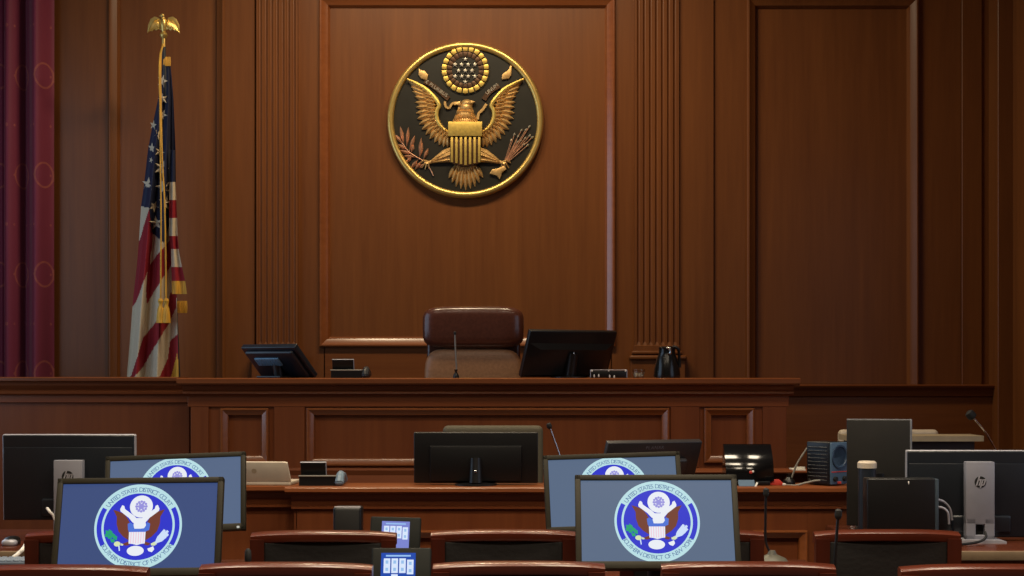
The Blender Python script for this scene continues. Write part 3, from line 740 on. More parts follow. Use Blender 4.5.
# ------------------------------------------------------------------ clerk's desk
def clerk_desk():
    Y = 7.4; bx = lambda p: PX(p, Y); bz = lambda p: PZ(p, Y)
    org = (bx(560), Y+0.3, 0)
    t = thing('clerk_desk', 'wooden clerk desk with panelled front standing before the judge bench', 'desk', org)
    zt = bz(487)
    Y1 = Y+0.29
    def slab(bm, x0, x1, Y):
        prof_yz(bm, [(Y1, zt), (Y, zt), (Y-0.01, zt-0.006), (Y-0.012, zt-0.022), (Y, zt-0.03), (Y+0.02, zt-0.034), (Y1, zt-0.034)], x0, x1)
    bm = NB(); slab(bm, bx(285), bx(858), Y); slab(bm, bx(100), bx(286), Y+0.1); obj('countertop', bm, TOPW, t, org=org)
    bm = NB()
    for (x0, x1, o) in ((292, 851, 0.0), (104, 293, 0.1)):
        prof_yz(bm, [(Y+0.27, zt-0.034), (Y+0.03+o, zt-0.034), (Y+0.035+o, zt-0.05), (Y+0.05+o, zt-0.066), (Y+0.05+o, zt-0.09), (Y+0.042+o, zt-0.094), (Y+0.042+o, zt-0.104), (Y+0.06+o, zt-0.112), (Y+0.27, zt-0.112)], bx(x0-2), bx(x1+2))
    obj('frieze', bm, BENH, t, org=org)
    Yb = Y+0.06; b2 = lambda p: PX(p, Yb); z2 = lambda p: PZ(p, Yb)
    panels = [(b2(330), b2(740), 0.12, z2(530)), (b2(752), b2(807), 0.12, z2(530))]
    bm = NB(); paneled_front(bm, bx(294), bx(850), 0, zt-0.1, Yb, panels); box2(bm, bx(106), bx(294), Y+0.17, Y+0.25, 0, zt-0.1)
    box2(bm, bx(848.5), bx(850), Yb+0.05, Y+0.27, 0, zt-0.03); box2(bm, bx(106), bx(108), Y+0.17, Y+0.27, 0, zt-0.03); box2(bm, bx(292.5), bx(295), Y+0.06, Y+0.3, 0, zt-0.03)
    obj('front_panel', bm, BENV, t, org=org)
    for (a, b, c, d) in panels:
        bm = NB(); frame(bm, a, c, b, d, Yb, [(p*0.9, h) for p, h in PM]); obj('panel_molding', bm, MOLDW, t, org=org)
    return zt
ZD = clerk_desk()

# ------------------------------------------------------------------ counsel tables
def counsel_table(x0, x1, y0, y1, zt, label, name='counsel_table', edge=None, group=None):
    org = ((x0+x1)/2, (y0+y1)/2, 0)
    t = thing(name, label, 'table', org, group=group)
    bm = NB(); box2(bm, x0, x1, y0+0.014, y1, zt-0.035, zt, 0, 0.004, 2); obj('tabletop', bm, TABW, t, org=org)
    bm = NB(); box2(bm, x0, x1, y0, y0+0.016, zt-0.036, zt+0.001, 0, 0.005, 2); obj('edge_band', bm, edge or TOPW, t, org=org)
    bm = NB(); box2(bm, x0+0.06, x1-0.06, y1-0.09, y1-0.06, 0.2, zt-0.035, 0, 0.003, 1); obj('modesty_panel', bm, BENV, t, org=org)
    for sx in (0, 1):
        for sy in (0, 1):
            lx = x0+0.06 if sx == 0 else x1-0.06; ly = y0+0.06 if sy == 0 else y1-0.045
            bm = NB(); box2(bm, lx-0.035, lx+0.035, ly-0.035, ly+0.035, 0, zt-0.034, 0, 0.004, 2); obj('leg', bm, BENV, t, org=org)
    return t
ZT = 0.76
counsel_table(-2.2, 1.95, 4.72, 5.22, ZT, 'counsel table behind the nearest row of chair backs, under two seal monitors')
counsel_table(-1.6, 1.15, 5.66, 6.28, 0.78, 'counsel table under the farther pair of seal monitors, before the clerk desk')
ZS = 0.82
counsel_table(-3.4, -1.65, 6.2, 7.1, ZS, 'table at far left under the black monitor and the mouse', 'side_table', TABE)
counsel_table(1.43, 3.2, 6.2, 7.3, ZS, 'table at right under the grey stand monitor and black computer case', 'side_table', TABE)

# ------------------------------------------------------------------ screen seal graphic
def seal_graphic(bm, D, M, y):
    r = D/2; st = 0.00035
    T = lambda cx, cz: ((cx-315)/238*r, (305-cz)/238*r)
    lay = [y]
    def up(): lay[0] -= st; return lay[0]
    flat(bm, circ(0, 0, r, 72), up(), 1, M)
    up()
    for a0, a1 in ((-29, 29), (151, 209)): sector(bm, 0, 0, 0.835*r, 0.945*r, R(a0), R(a1), lay[0], 2, 18, M)
    flat(bm, circ(0, 0, 0.785*r, 60), lay[0], 2, M)
    up()
    text_arc(bm, 'UNITED STATES DISTRICT COURT', 0, 0, 0.822*r, R(146), R(34), 0.15*r, lay[0], 4, M=M)
    text_arc(bm, 'SOUTHERN DISTRICT OF NEW YORK', 0, 0, 0.93*r, R(208), R(332), 0.15*r, lay[0], 4, inward=True, M=M)
    # brown wings
    for s in (0, 1):
        m = (lambda p: T(*p)) if s == 0 else (lambda p: T(642-p[0]-12, p[1]))
        flat(bm, [m(p) for p in ((174, 210), (202, 218), (236, 234), (258, 262), (276, 300), (280, 345), (272, 384), (238, 362), (210, 332), (197, 290), (196, 250))], lay[0], 3, M)
    up()
    for s in (0, 1):
        m = (lambda p: T(*p)) if s == 0 else (lambda p: T(642-p[0]-4, p[1]))
        flat(bm, [m(p) for p in ((222, 184), (234, 190), (238, 206), (262, 224), (290, 244), (308, 262), (300, 292), (284, 282), (262, 256), (236, 236), (214, 218), (212, 206))], lay[0], 0, M)
        flat(bm, [m(p) for p in ((258, 290), (272, 282), (300, 300), (300, 338), (262, 326))], lay[0], 6, M)
    flat(bm, [T(*p) for p in ((236, 400), (268, 388), (274, 408), (250, 412))], lay[0], 3, M); flat(bm, [T(*p) for p in ((356, 388), (388, 400), (376, 412), (354, 408))], lay[0], 3, M)
    # glory, body, shield, tail
    g = T(327, 193); flat(bm, circ(g[0], g[1], 0.262*r, 48), up(), 0, M)
    for k in range(12):
        a = 2*math.pi*k/12; flat(bm, circ(g[0]+0.115*r*math.cos(a), g[1]+0.115*r*math.sin(a), 0.03*r, 10), lay[0]-st, 8, M)
    for rr, n, ph in ((0.075, 6, 0), (0.04, 6, 0.5), (0.0, 1, 0)):
        for k in range(n):
            a = 2*math.pi*(k+ph)/n; flat(bm, circ(g[0]+rr*r*math.cos(a), g[1]+rr*r*math.sin(a), 0.026*r, 10), lay[0]-st, 8, M)
    up()
    flat(bm, [T(*p) for p in ((296, 258), (350, 258), (358, 300), (346, 318), (296, 318), (290, 296))], lay[0], 0, M)
    up(); flat(bm, [T(*p) for p in ((268, 332), (358, 332), (357, 400), (336, 403), (314, 409), (292, 403), (269, 400))], lay[0], 0, M)
    for k in range(6): flat(bm, [T(278+k*13.5, 336), T(282.5+k*13.5, 336), T(282.5+k*13.5, 400), T(278+k*13.5, 400)], lay[0]-st, 7, M)
    flat(bm, [T(*p) for p in ((264, 316), (300, 318), (330, 318), (362, 314), (360, 336), (266, 336))], lay[0]-st, 6, M)
    t_ = T(308, 441); flat(bm, circ(t_[0], t_[1], 46/238*r, 28, 28/238*r), lay[0], 0, M)
    # olive branch
    for a, b in (((140, 325), (165, 350)), ((150, 352), (178, 372)), ((158, 318), (176, 356)), ((176, 338), (190, 372)), ((168, 375), (196, 392)), ((186, 350), (205, 382)), ((138, 345), (160, 362))):
        p0, p1 = Vector(T(*a)), Vector(T(*b)); d = p1-p0; nn = Vector((-d.y, d.x)).normalized()*0.05*r
        flat(bm, [tuple(p0), tuple((p0+p1)/2+nn), tuple(p1), tuple((p0+p1)/2-nn)], lay[0], 5, M); lay[0] -= st*0.3
    t_ = T(208, 402); flat(bm, circ(t_[0], t_[1], 0.075*r, 14, 0.06*r), up(), 9, M)
    flat(bm, [T(*p) for p in ((228, 398), (242, 404), (240, 412), (226, 410))], lay[0], 9, M)
    flat(bm, [T(*p) for p in ((214, 412), (222, 412), (226, 440), (220, 442))], lay[0], 10, M)
    # arrows
    flat(bm, [T(*p) for p in ((372, 430), (388, 424), (404, 416), (410, 434), (398, 450), (380, 444))], lay[0], 0, M)
    flat(bm, [T(*p) for p in ((390, 402), (414, 390), (424, 404), (410, 414), (392, 412))], lay[0], 9, M)
    up()
    for k, (x, z) in enumerate(((462, 326), (480, 332), (482, 350), (470, 364), (448, 344), (440, 362))):
        p0, p1 = Vector(T(412, 404)), Vector(T(x, z)); d = p1-p0; nn = Vector((-d.y, d.x)).normalized()*0.045*r
        flat(bm, [tuple(p0), tuple(p0+d*0.55+nn), tuple(p1+nn*0.6), tuple(p1), tuple(p1-nn*0.6), tuple(p0+d*0.55-nn)], lay[0], 10, M); lay[0] -= st*0.3

# ------------------------------------------------------------------ seal monitors
def panel_matrix(hc, tilt, roll=0.0):
    return Matrix.Translation((0, 0, hc)) @ Matrix.Rotation(R(-tilt), 4, 'X') @ Matrix.Rotation(R(-roll), 4, 'Y')
def seal_monitor(cpx, cpy, Y, ztab, tilt, yaw, roll, scr, label, W=0.52, H=0.315, D=0.272, sdx=0.0):
    c = P(cpx, cpy, Y)
    t = thing('seal_monitor', label, 'monitor', (c.x, Y, ztab), R(yaw), 'monitors showing the court seal')
    M = panel_matrix(c.z-ztab, tilt, roll)
    b = 0.0185
    bm = NB()
    # bezel: outer rounded frame built from four bars in front of a shell
    for (x0, x1, z0, z1) in ((-W/2, W/2, H/2-b, H/2), (-W/2, W/2, -H/2, -H/2+b*1.35), (-W/2, -W/2+b, -H/2, H/2), (W/2-b, W/2, -H/2, H/2)):
        box2(bm, x0, x1, -0.012, 0.02, z0, z1, 0, 0.003, 2, M)
    obj('bezel', bm, BEZEL, t)
    bm = NB(); box2(bm, -W/2+0.004, W/2-0.004, 0.006, 0.035, -H/2+0.004, H/2-0.004, 0, 0.006, 2, M); box2(bm, -W/3.2, W/3.2, 0.03, 0.055, -H/3.2, H/3.2, 0, 0.012, 3, M)
    obj('back_cover', bm, BLACKP, t)
    bm = NB(); box2(bm, -W/2+b-0.002, W/2-b+0.002, -0.005, 0.008, -H/2+b, H/2-b+0.002, 0, 0, 1, M)
    s = obj('screen', bm, scr, t, smooth=False, label='lit blue grey screen')
    bm = NB(); seal_graphic(bm, D, M @ Matrix.Translation((sdx, 0, 0.0)), -0.0055); obj('seal_graphic', bm, SEALM, s, smooth=False, label='round court seal with eagle and ring of letters')
    bm = NB(); box2(bm, W/2-0.032, W/2-0.022, -0.0135, -0.011, -H/2+0.006, -H/2+0.014, 0, 0.001, 1, M); obj('power_button', bm, E_BTN, t)
    hz = c.z-ztab
    bm = NB(); tube(bm, [(0, 0.02, 0.01), (0, 0.035, hz*0.55), (0, 0.045, hz)], [0.03, 0.028, 0.026], 12); obj('stand', bm, BLACKP, t)
    bm = NB(); lathe(bm, [(0.088, 0), (0.088, 0.008), (0.075, 0.016), (0, 0.018)], 32); obj('base', bm, BLACKP, t)
E_BTN = emis('led_white', (190, 190, 180))
SCR1 = emis('screen_navy', (58, 76, 122)); SCR2 = emis('screen_steel', (86, 104, 130)); SCR3 = emis('screen_slate', (84, 102, 132))
seal_monitor(138.5, 527, 5.0, ZT, 19, 1.5, 0.5, SCR1, 'seal monitor at front left with a navy screen, nearest of the left pair')
seal_monitor(657, 522, 5.1, ZT, 24, -1, 0.2, SCR2, 'seal monitor at front right with the whole round seal in view')
seal_monitor(175.5, 493.4, 5.95, 0.78, 17, 2, 2.2, SCR3, 'seal monitor at left half hidden behind a nearer seal monitor, tilted slightly', H=0.298)
seal_monitor(613.5, 492.6, 6.03, 0.78, 16, 2, 1.8, SCR2, 'seal monitor at centre right half hidden behind a nearer seal monitor', H=0.3)

# ------------------------------------------------------------------ control tablets
E_UIB = emis('panel_blue', (20, 70, 170)); E_UIL = emis('panel_lavender', (120, 130, 205)); E_UIW = emis('panel_white', (214, 228, 250)); E_UIK = emis('panel_key', (150, 190, 235)); E_UIG = emis('panel_green', (150, 200, 170))
TABLETC = mat('grey_green_plastic', (24, 26, 24), rough=0.6, spec=0.15)
def control_tablet(px0, px1, py0, Y, zt, tilt, roll, scr, label, sx, strip=False):
    W = (px1-px0)/F*Y; c = P((px0+px1)/2, py0, Y); H = 0.155
    t = thing('control_tablet', label, 'tablet', (c.x, Y, zt), 0, 'small lit touch panels')
    M = panel_matrix(c.z-zt-H/2*math.cos(R(tilt)), tilt, roll)
    bm = NB(); box2(bm, -W/2, W/2, -0.012, 0.016, -H/2, H/2, 0, 0.006, 3, M); obj('housing', bm, TABLETC, t)
    x0, x1 = sx
    z0, z1 = -H/2+0.012, H/2-0.018
    bm = NB(); box2(bm, x0*W, x1*W, -0.0135, -0.011, z0, z1, 0, 0, 1, M); s = obj('screen', bm, scr, t, smooth=False)
    bm = NB(); cw = (x1-x0)*W
    box2(bm, x0*W+cw*0.14, x0*W+cw*0.86, -0.0145, -0.0135, z1-0.012, z1-0.007, 1, 0, 1, M)
    for k in range(4):
        xx = x0*W+cw*(0.08+0.225*k); top = z1-0.018-(0.004 if k == 3 else 0)
        for m_ in range(3 if k == 1 else 2):
            zz = top-m_*0.0235-(0.004 if m_ == 2 else 0)
            box2(bm, xx, xx+cw*0.19, -0.0145, -0.0135, zz-0.0235, zz, 0, 0.004, 2, M)
            box2(bm, xx+cw*0.055, xx+cw*0.135, -0.0155, -0.0145, zz-0.017, zz-0.007, 1, 0, 1, M)
    if strip: box2(bm, x0*W+cw*0.5, x1*W, -0.0146, -0.0135, z0, z0+0.022, 2, 0, 1, M)
    obj('button_grid', bm, [E_UIW, E_UIK, E_UIG], s, smooth=False)
    hz = c.z-zt-H
    prof = [(0.02, 0.0), (0.11, 0.0), (0.09, 0.02), (0.05, hz+H*0.6), (0.02, hz+H*0.5)]
    bm = NB(); prof_yz(bm, prof, -W*0.35, W*0.35); obj('foot', bm, BLACKP, t)
control_tablet(371.5, 431, 549.5, 5.0, ZT, 22, 0, E_UIB, 'small touch panel with blue screen at bottom centre between two nearest chairs', (-0.34, 0.24))
control_tablet(370, 420.5, 518, 6.02, 0.78, 18, -1.5, E_UIL, 'small touch panel with pale lavender screen partly behind a wooden chair back', (-0.27, 0.28), True)

# ------------------------------------------------------------------ counsel chairs
def make_chair():
    t = thing('counsel_chair', '', 'chair', (0, 0, 0))
    W = 0.48; zt = 0.992
    # seen from behind: back at y=0, seat to +y
    bm = NB()
    n = 16; pts = []
    tb = NB()
    rows = []
    for i in range(n+1):
        u = -1+2*i/n; x = u*W/2; zc = zt-0.010*u*u*abs(u); yb = 0.018*u*u
        rows.append([tb.verts.new((x, yb+dy, zc+dz)) for dy, dz in ((0.0, -0.037), (-0.004, -0.033), (-0.004, -0.011), (0.004, -0.006), (0.03, 0.0), (0.04, -0.005), (0.04, -0.037))])
    for a, b in zip(rows, rows[1:]):
        for k in range(7): tb.faces.new((a[k], b[k], b[(k+1) % 7], a[(k+1) % 7]))
    tb.faces.new(rows[0]); tb.faces.new(rows[-1][::-1]); bmesh.ops.recalc_face_normals(tb, faces=tb.faces); merge(bm, tb)
    obj('top_rail', bm, CHW, t, sharp=50)
    for s in (-1, 1):
        bm = NB(); x = s*(W/2-0.024)
        prof = [(0.016, zt-0.03), (0.05, 0.46), (0.03, 0.0)]
        tb = NB(); rr = []
        for (y, z, dz, hw) in ((0.016, zt-0.03, 0, 0.023), (0.03, 0.75, 0, 0.022), (0.06, 0.46, 0, 0.021), (0.03, 0.2, 0, 0.019), (-0.03, 0.0, 0, 0.016)):
            rr.append([tb.verts.new((x+sx*hw, y+sy*0.017, z)) for sx, sy in ((-1, -1), (1, -1), (1, 1), (-1, 1))])
        for a, b in zip(rr, rr[1:]):
            for k in range(4): tb.faces.new((a[k], b[k], b[(k+1) % 4], a[(k+1) % 4]))
        tb.faces.new(rr[0]); tb.faces.new(rr[-1][::-1]); bmesh.ops.recalc_face_normals(tb, faces=tb.faces); merge(bm, tb)
        obj('rear_post', bm, CHWV, t)
        bm = NB(); rr = []; tb = NB()
        for (y, z, hw) in ((0.47, 0.66, 0.018), (0.475, 0.44, 0.022), (0.48, 0.0, 0.015)):
            rr.append([tb.verts.new((x+sx*hw, y+sy*hw, z)) for sx, sy in ((-1, -1), (1, -1), (1, 1), (-1, 1))])
        for a, b in zip(rr, rr[1:]):
            for k in range(4): tb.faces.new((a[k], b[k], b[(k+1) % 4], a[(k+1) % 4]))
        tb.faces.new(rr[0]); tb.faces.new(rr[-1][::-1]); bmesh.ops.recalc_face_normals(tb, faces=tb.faces); merge(bm, tb)
        obj('front_leg', bm, CHWV, t)
        bm = NB(); tube(bm, smooth_path([(x, 0.03, 0.68), (x*1.04, 0.25, 0.685), (x*1.02, 0.49, 0.665)], 5), 0.02, 8); obj('armrest', bm, CHW, t)
    bm = NB(); box2(bm, -W/2+0.04, W/2-0.04, 0.008, 0.05, 0.52, zt-0.034, 0, 0.012, 3); obj('back_pad', bm, LEATHD, t)
    bm = NB(); box2(bm, -W/2+0.02, W/2-0.02, 0.04, 0.5, 0.40, 0.44, 0, 0.006, 2); obj('seat_frame', bm, CHWV, t)
    bm = NB(); ell(bm, (0, 0.27, 0.455), (W/2-0.02, 0.23, 0.045), 0.35); obj('seat', bm, LEATHD, t)
    return t
chair0 = make_chair()
first = [True]
def place_chair(px0, px1, py, Y, rz, label, group):
    x = PX((px0+px1)/2, Y)
    if first[0]:
        first[0] = False; chair0.location = (x, Y, PZ(py, Y)-0.992); chair0.rotation_euler = (0, 0, R(rz)); chair0['label'] = label; chair0['group'] = group
    else: dup(chair0, (x, Y, PZ(py, Y)-0.992), R(rz), label, group)
g1, g2 = 'nearest row of wooden chairs', 'second row of wooden chairs'
for a in ((-29, 145, 565.5, 4.39, 'wooden chair back at bottom left corner below the front left seal monitor'),
          (199, 370, 563, 4.42, 'nearest row wooden chair back just left of the blue touch panel'),
          (433, 605, 562, 4.44, 'nearest row wooden chair back just right of the blue touch panel'),
          (661, 838, 562.5, 4.40, 'nearest row wooden chair back below the front right seal monitor'),
          (903, 1076, 565, 4.42, 'nearest row wooden chair back at bottom right corner')):
    place_chair(*a[:4], random.uniform(-1.2, 1.2), a[4], g1)
for a in ((24, 170, 531, 5.24, 'second row chair mostly behind the front left seal monitor, near the mouse'),
          (250, 395, 531, 5.25, 'second row dark backed chair whose rail covers the lavender touch panel'),
          (430.5, 577, 530, 5.24, 'second row chair in the middle between touch panels and front right monitor'),
          (619, 765, 530, 5.3, 'second row chair mostly behind the front right seal monitor'),
          (816, 962, 530, 5.25, 'second row chair at right below the black computer case')):
    place_chair(*a[:4], random.uniform(-1.0, 1.0), a[4], g2)

# ------------------------------------------------------------------ big office chairs
def pillow(bm, c, s, e=0.35, mi=0, M=None): ell(bm, c, s, e, mi, M, 40, 20)
def office_chair(cpx, wpx, ptop, Y, zf, label, lm, headrest=None, yaw=0.0, lm2=None, name='office_chair'):
    W = wpx/F*Y; zt = PZ(ptop, Y)-zf; x = PX(cpx, Y)
    t = thing(name, label, 'chair', (x, Y, zf), R(yaw))      # front faces -y
    bh = zt-0.52
    if headrest:
        hz = headrest/F*Y
        bm = NB(); pillow(bm, (0, -0.03, zt-hz/2), (W/2, 0.11, hz/2+0.004), 0.42)
        obj('headrest', bm, lm, t)
        bm = NB(); pillow(bm, (0, -0.015, zt-hz-0.3), (W/2*0.965, 0.10, 0.30), 0.36)
        obj('backrest', bm, lm2 or lm, t)
        bm = NB(); box2(bm, -W/2*0.93, W/2*0.93, 0.02, 0.075, 0.5, zt-0.03, 0, 0.03, 4); obj('back_shell', bm, LEATH, t)
    else:
        bm = NB(); box2(bm, -W/2, W/2, -0.035, 0.035, zt-bh, zt, 0, 0.028, 5); obj('backrest', bm, lm, t)
        bm = NB(); box2(bm, -W/2+0.03, W/2-0.03, 0.02, 0.05, zt-bh+0.03, zt-0.05, 0, 0.02, 3); obj('back_shell', bm, BLACKP, t)
    bm = NB(); pillow(bm, (0, -0.27, 0.47), (W/2*0.95, 0.27, 0.06), 0.35); obj('seat', bm, lm, t)
    for s in (-1, 1):
        bm = NB(); tube(bm, smooth_path([(s*W*0.46, -0.3, 0.44), (s*W*0.52, -0.3, 0.5), (s*W*0.52, -0.28, 0.64)], 4), 0.018, 8); box2(bm, s*W*0.52-0.035, s*W*0.52+0.035, -0.42, -0.1, 0.64, 0.675, 0, 0.012, 3); obj('armrest', bm, BLACKP, t)
    bm = NB(); tube(bm, [(0, -0.25, 0.1), (0, -0.25, 0.43)], 0.03, 12); obj('gas_lift', bm, CHROME, t)
    for k in range(5):
        a = 2*math.pi*k/5+0.3; dx, dy = math.cos(a), math.sin(a)
        bm = NB(); tube(bm, [(0, -0.25, 0.115), (dx*0.28, -0.25+dy*0.28, 0.075)], [0.028, 0.016], 8); o = obj('foot', bm, BLACKP, t)
        bm = NB(); Mx = Matrix.Translation((dx*0.28, -0.25+dy*0.28, 0.032)) @ Matrix.Rotation(a, 4, 'Z') @ Matrix.Rotation(R(90), 4, 'X'); lathe(bm, [(0, -0.02), (0.028, -0.02), (0.032, -0.012), (0.032, 0.012), (0.028, 0.02), (0, 0.02)], 16, 0, Mx); obj('caster', bm, RUBBER, o)
    return t
office_chair(473.5, 101, 307, 10.2, PLAT, 'high backed brown leather chair with padded headrest behind the judge bench', LEATH, 41, 0, LEATHT, 'judge_chair')
office_chair(493, 100, 425.5, 8.35, 0.0, 'taupe chair back rising behind the large black monitor on the clerk desk', TAUPE)
office_chair(888, 100, 429.5, 9.4, 0.0, 'cream chair back half hidden behind the upright dark monitor at right', CREAM)

# ------------------------------------------------------------------ monitors seen from behind
def back_monitor(cpx, ptop, pbot, wpx, Y, zt, tilt, yaw, label, style, name='computer_monitor', colm=None):
    """screen looks away from the camera; tilt leans the top towards the camera"""
    cy = Y; yw = R(yaw)
    W = wpx/F*Y/math.cos(yw); H = (pbot-ptop)/F*Y/math.cos(R(tilt)); c = P(cpx, (ptop+pbot)/2, Y)
    t = thing(name, label, 'monitor', (c.x, Y, zt), yw)
    M = Matrix.Translation((0, 0, c.z-zt)) @ Matrix.Rotation(R(tilt), 4, 'X')
    mm = colm or BLACKP
    bm = NB(); box2(bm, -W/2, W/2, -0.012, 0.02, -H/2, H/2, 0, 0.005, 3, M)
    if style == 'dell':
        prism(bm, [(-W*0.37, H*0.24), (W*0.37, H*0.24), (W*0.37, -H*0.5+0.01), (-W*0.37, -H*0.5+0.01)], -0.045, -0.01, 0, M, bev=0.014)
    elif style == 'cham':
        t2 = NB()
        A = [(-W/2+0.01, H*0.24), (W/2-0.01, H*0.24), (W/2-0.01, -H/2+0.01), (-W/2+0.01, -H/2+0.01)]; B = [(-W*0.38, H*0.15), (W*0.38, H*0.15), (W*0.38, -H*0.4), (-W*0.38, -H*0.4)]
        va = [t2.verts.new((x, -0.012, z)) for x, z in A]; vb = [t2.verts.new((x, -0.045, z)) for x, z in B]
        for k in range(4): t2.faces.new((va[k], va[(k+1) % 4], vb[(k+1) % 4], vb[k]))
        t2.faces.new(vb); bmesh.ops.recalc_face_normals(t2, faces=t2.faces); merge(bm, t2, M)
    elif style == 'touch':
        box2(bm, -W*0.44, W*0.44, -0.035, -0.01, -H*0.42, H*0.42, 0, 0.012, 3, M)
    elif style == 'hp':
        box2(bm, -W*0.49, W*0.49, -0.02, -0.01, -H*0.49, H*0.36, 0, 0.006, 2, M)
        box2(bm, -W*0.2, W*0.2, -0.035, -0.015, -H*0.44, -H*0.24, 0, 0.01, 3, M)
    elif style == 'planar':
        box2(bm, -W*0.36, W*0.36, -0.04, -0.01, -H*0.45, H*0.1, 0, 0.015, 3, M)
    obj('housing', bm, mm, t)
    bm = NB(); box2(bm, -W/2+0.012, W/2-0.012, 0.019, 0.0215, -H/2+0.014, H/2-0.012, 0, 0, 1, M); obj('screen', bm, BLACKG, t)
    return t, W, H, c, M
# left and right tall-stand monitors
def hp_logo(t, y, z, r):
    bm = NB(); prism(bm, circ(0, z, r, 32), y-0.0015, y, 0)
    def bar(x0, z0, x1, z1, wd): prism(bm, [(x0-wd/2, z0), (x0+wd/2, z0), (x1+wd/2, z1), (x1-wd/2, z1)], y-0.003, y-0.001, 1)
    sl = 0.32; wd = r*0.24
    def at(x, zz): return x+zz*sl
    def b(x, z0, z1): bar(at(x, z0), z+z0, at(x, z1), z+z1, wd)
    b(-0.5*r, -0.62*r, 0.98*r); b(-0.03*r, -0.62*r, 0.25*r); prism(bm, [(at(-0.5*r, .25*r), z+.25*r), (at(0.05*r, .25*r), z+.25*r), (at(0.08*r, .5*r), z+.5*r), (at(-0.5*r, .5*r), z+.5*r)], y-0.003, y-0.001, 1)
    b(0.28*r, -0.98*r, 0.5*r); b(0.72*r, -0.5*r, 0.35*r)
    for z0, z1 in ((-.62, -.4), (.28, .5)): prism(bm, [(at(.28*r, z0*r), z+z0*r), (at(.75*r, z0*r), z+z0*r), (at(.75*r, z1*r), z+z1*r), (at(.28*r, z1*r), z+z1*r)], y-0.003, y-0.001, 1)
    obj('logo', bm, [RUBBER, SILV], t, smooth=False)
def stand_monitor(cpx, ptop, pbot, wpx, Y, ctop, lpy, label, cpx_col, yaw=0):
    t, W, H, c, M = back_monitor(cpx, ptop, pbot, wpx, Y, ZS, 2, yaw, label, 'hp', colm=mat('monitor_blue_black', (26, 30, 36), rough=0.3, noise=0.05))
    dx = PX(cpx_col, Y-0.1)-c.x
    bm = NB()
    for (x0, x1, z0, z1) in ((-W/2-0.001, W/2+0.001, H/2-0.003, H/2+0.003), (-W/2-0.003, -W/2+0.002, -H/2, H/2), (W/2-0.002, W/2+0.003, -H/2, H/2)): box2(bm, x0, x1, -0.006, 0.022, z0, z1, 0, 0.002, 1, M)
    obj('edge_trim', bm, SILV, t, label='silver edge trim')
    zt_ = PZ(ctop, Y-0.08)-ZS
    bm = NB(); y0, y1 = -0.105, -0.06; hw = 0.058
    # column with cable slot
    box2(bm, dx-hw, dx+hw, y0, y1, 0.075, zt_, 0, 0.004, 2); box2(bm, dx-hw, dx-0.018, y0, y1, 0.01, 0.1, 0, 0.003, 1); box2(bm, dx+0.018, dx+hw, y0, y1, 0.01, 0.1, 0, 0.003, 1); box2(bm, dx-hw, dx+hw, y0, y1, 0.008, 0.032, 0, 0.003, 1)
    box2(bm, dx-0.02, dx+0.02, y1-0.012, y1, 0.03, 0.08, 1)
    st = obj('stand_column', bm, [mat('column_grey', (136, 137, 147), rough=0.45, metal=0.2, noise=0.04), RUBBER], t, label='silver grey stand column')
    bm = NB(); box2(bm, dx-0.045, dx+0.045, -0.065, -0.01, zt_*0.5, zt_-0.02, 0, 0.006, 2); obj('mount', bm, DARKP, t)
    bm = NB(); prism(bm, [(dx-0.10, 0), (dx+0.10, 0), (dx+0.10, 0.008), (dx+0.06, 0.014), (dx-0.06, 0.014), (dx-0.10, 0.008)], -0.13, 0.09, 0, None); obj('base', bm, SILV, t)
    pz = PZ(lpy, Y-0.1)-ZS
    sub = bpy.data.objects.new('tmp', None)
    bpy.data.objects.remove(sub)
    bm = NB()
    hp_logo_at(st, dx, y0, pz, 0.0235)
    return t
def hp_logo_at(st, dx, y, z, r):
    o_before = set(st.children)
    hp_logo(st, y, z, r)
    for o in st.children:
        if o not in o_before: o.location = (dx, 0, 0)
stand_monitor(69.5, 435, 520, 131, 6.6, 460, 476.5, 'black monitor seen from behind on silver stand at far left', 68)
stand_monitor(980, 451, 537, 145, 6.62, 461.5, 482, 'black monitor seen from behind on silver stand at far right', 981.5, -3)
t, W, H, c, M = back_monitor(476, 432, 483, 124, 7.56, ZD, 3, 0, 'large black monitor seen from behind on the clerk desk below the judge chair', 'dell')
bm = NB(); tube(bm, [(0, -0.075, 0.012), (0, -0.065, c.z-ZD)], [0.032, 0.026], 12); obj('stand', bm, BLACKP, t)
bm = NB(); ell(bm, (0, -0.105, c.z-ZD-0.06), (0.006, 0.003, 0.006)); obj('lock_slot', bm, CHROME, t)
bm = NB(); lathe(bm, [(0.1, 0), (0.1, 0.006), (0.05, 0.012), (0, 0.012)], 28, 0, Matrix.Translation((0, -0.03, 0))); obj('base', bm, BLACKP, t)
ZB = PZ(378, 9.2)
t, W, H, c, M = back_monitor(568.5, 331, 376.5, 88, 9.45, ZB, 24, 29, 'black monitor turned aside on the judge bench right of the leather chair', 'cham')
bm = NB(); tube(bm, [(0, -0.02, 0.01), (0, -0.05, (c.z-ZB))], [0.035, 0.03], 12); obj('stand', bm, BLACKP, t)
bm = NB(); ell(bm, (0.0, -0.062, c.z-ZB-0.0), (0.004, 0.004, 0.012)); obj('lock_slot', bm, CHROME, t)
bm = NB(); lathe(bm, [(0.11, 0), (0.11, 0.006), (0.05, 0.012), (0, 0.012)], 28); obj('base', bm, BLACKP, t)
t, W, H, c, M = back_monitor(279, 346.5, 376.5, 59, 9.45, ZB, 48, -31, 'black slanted touch monitor turned aside on the left end of the judge bench', 'touch', name='touch_monitor', colm=mat('slate_black_plastic', (30, 34, 42), rough=0.3))
bm = NB(); box2(bm, -W*0.30, W*0.14, -0.045, -0.034, H*0.04, H*0.27, 0, 0.003, 2, M)  # added plate: streaked window reflection put in as pale blue colour and ribs
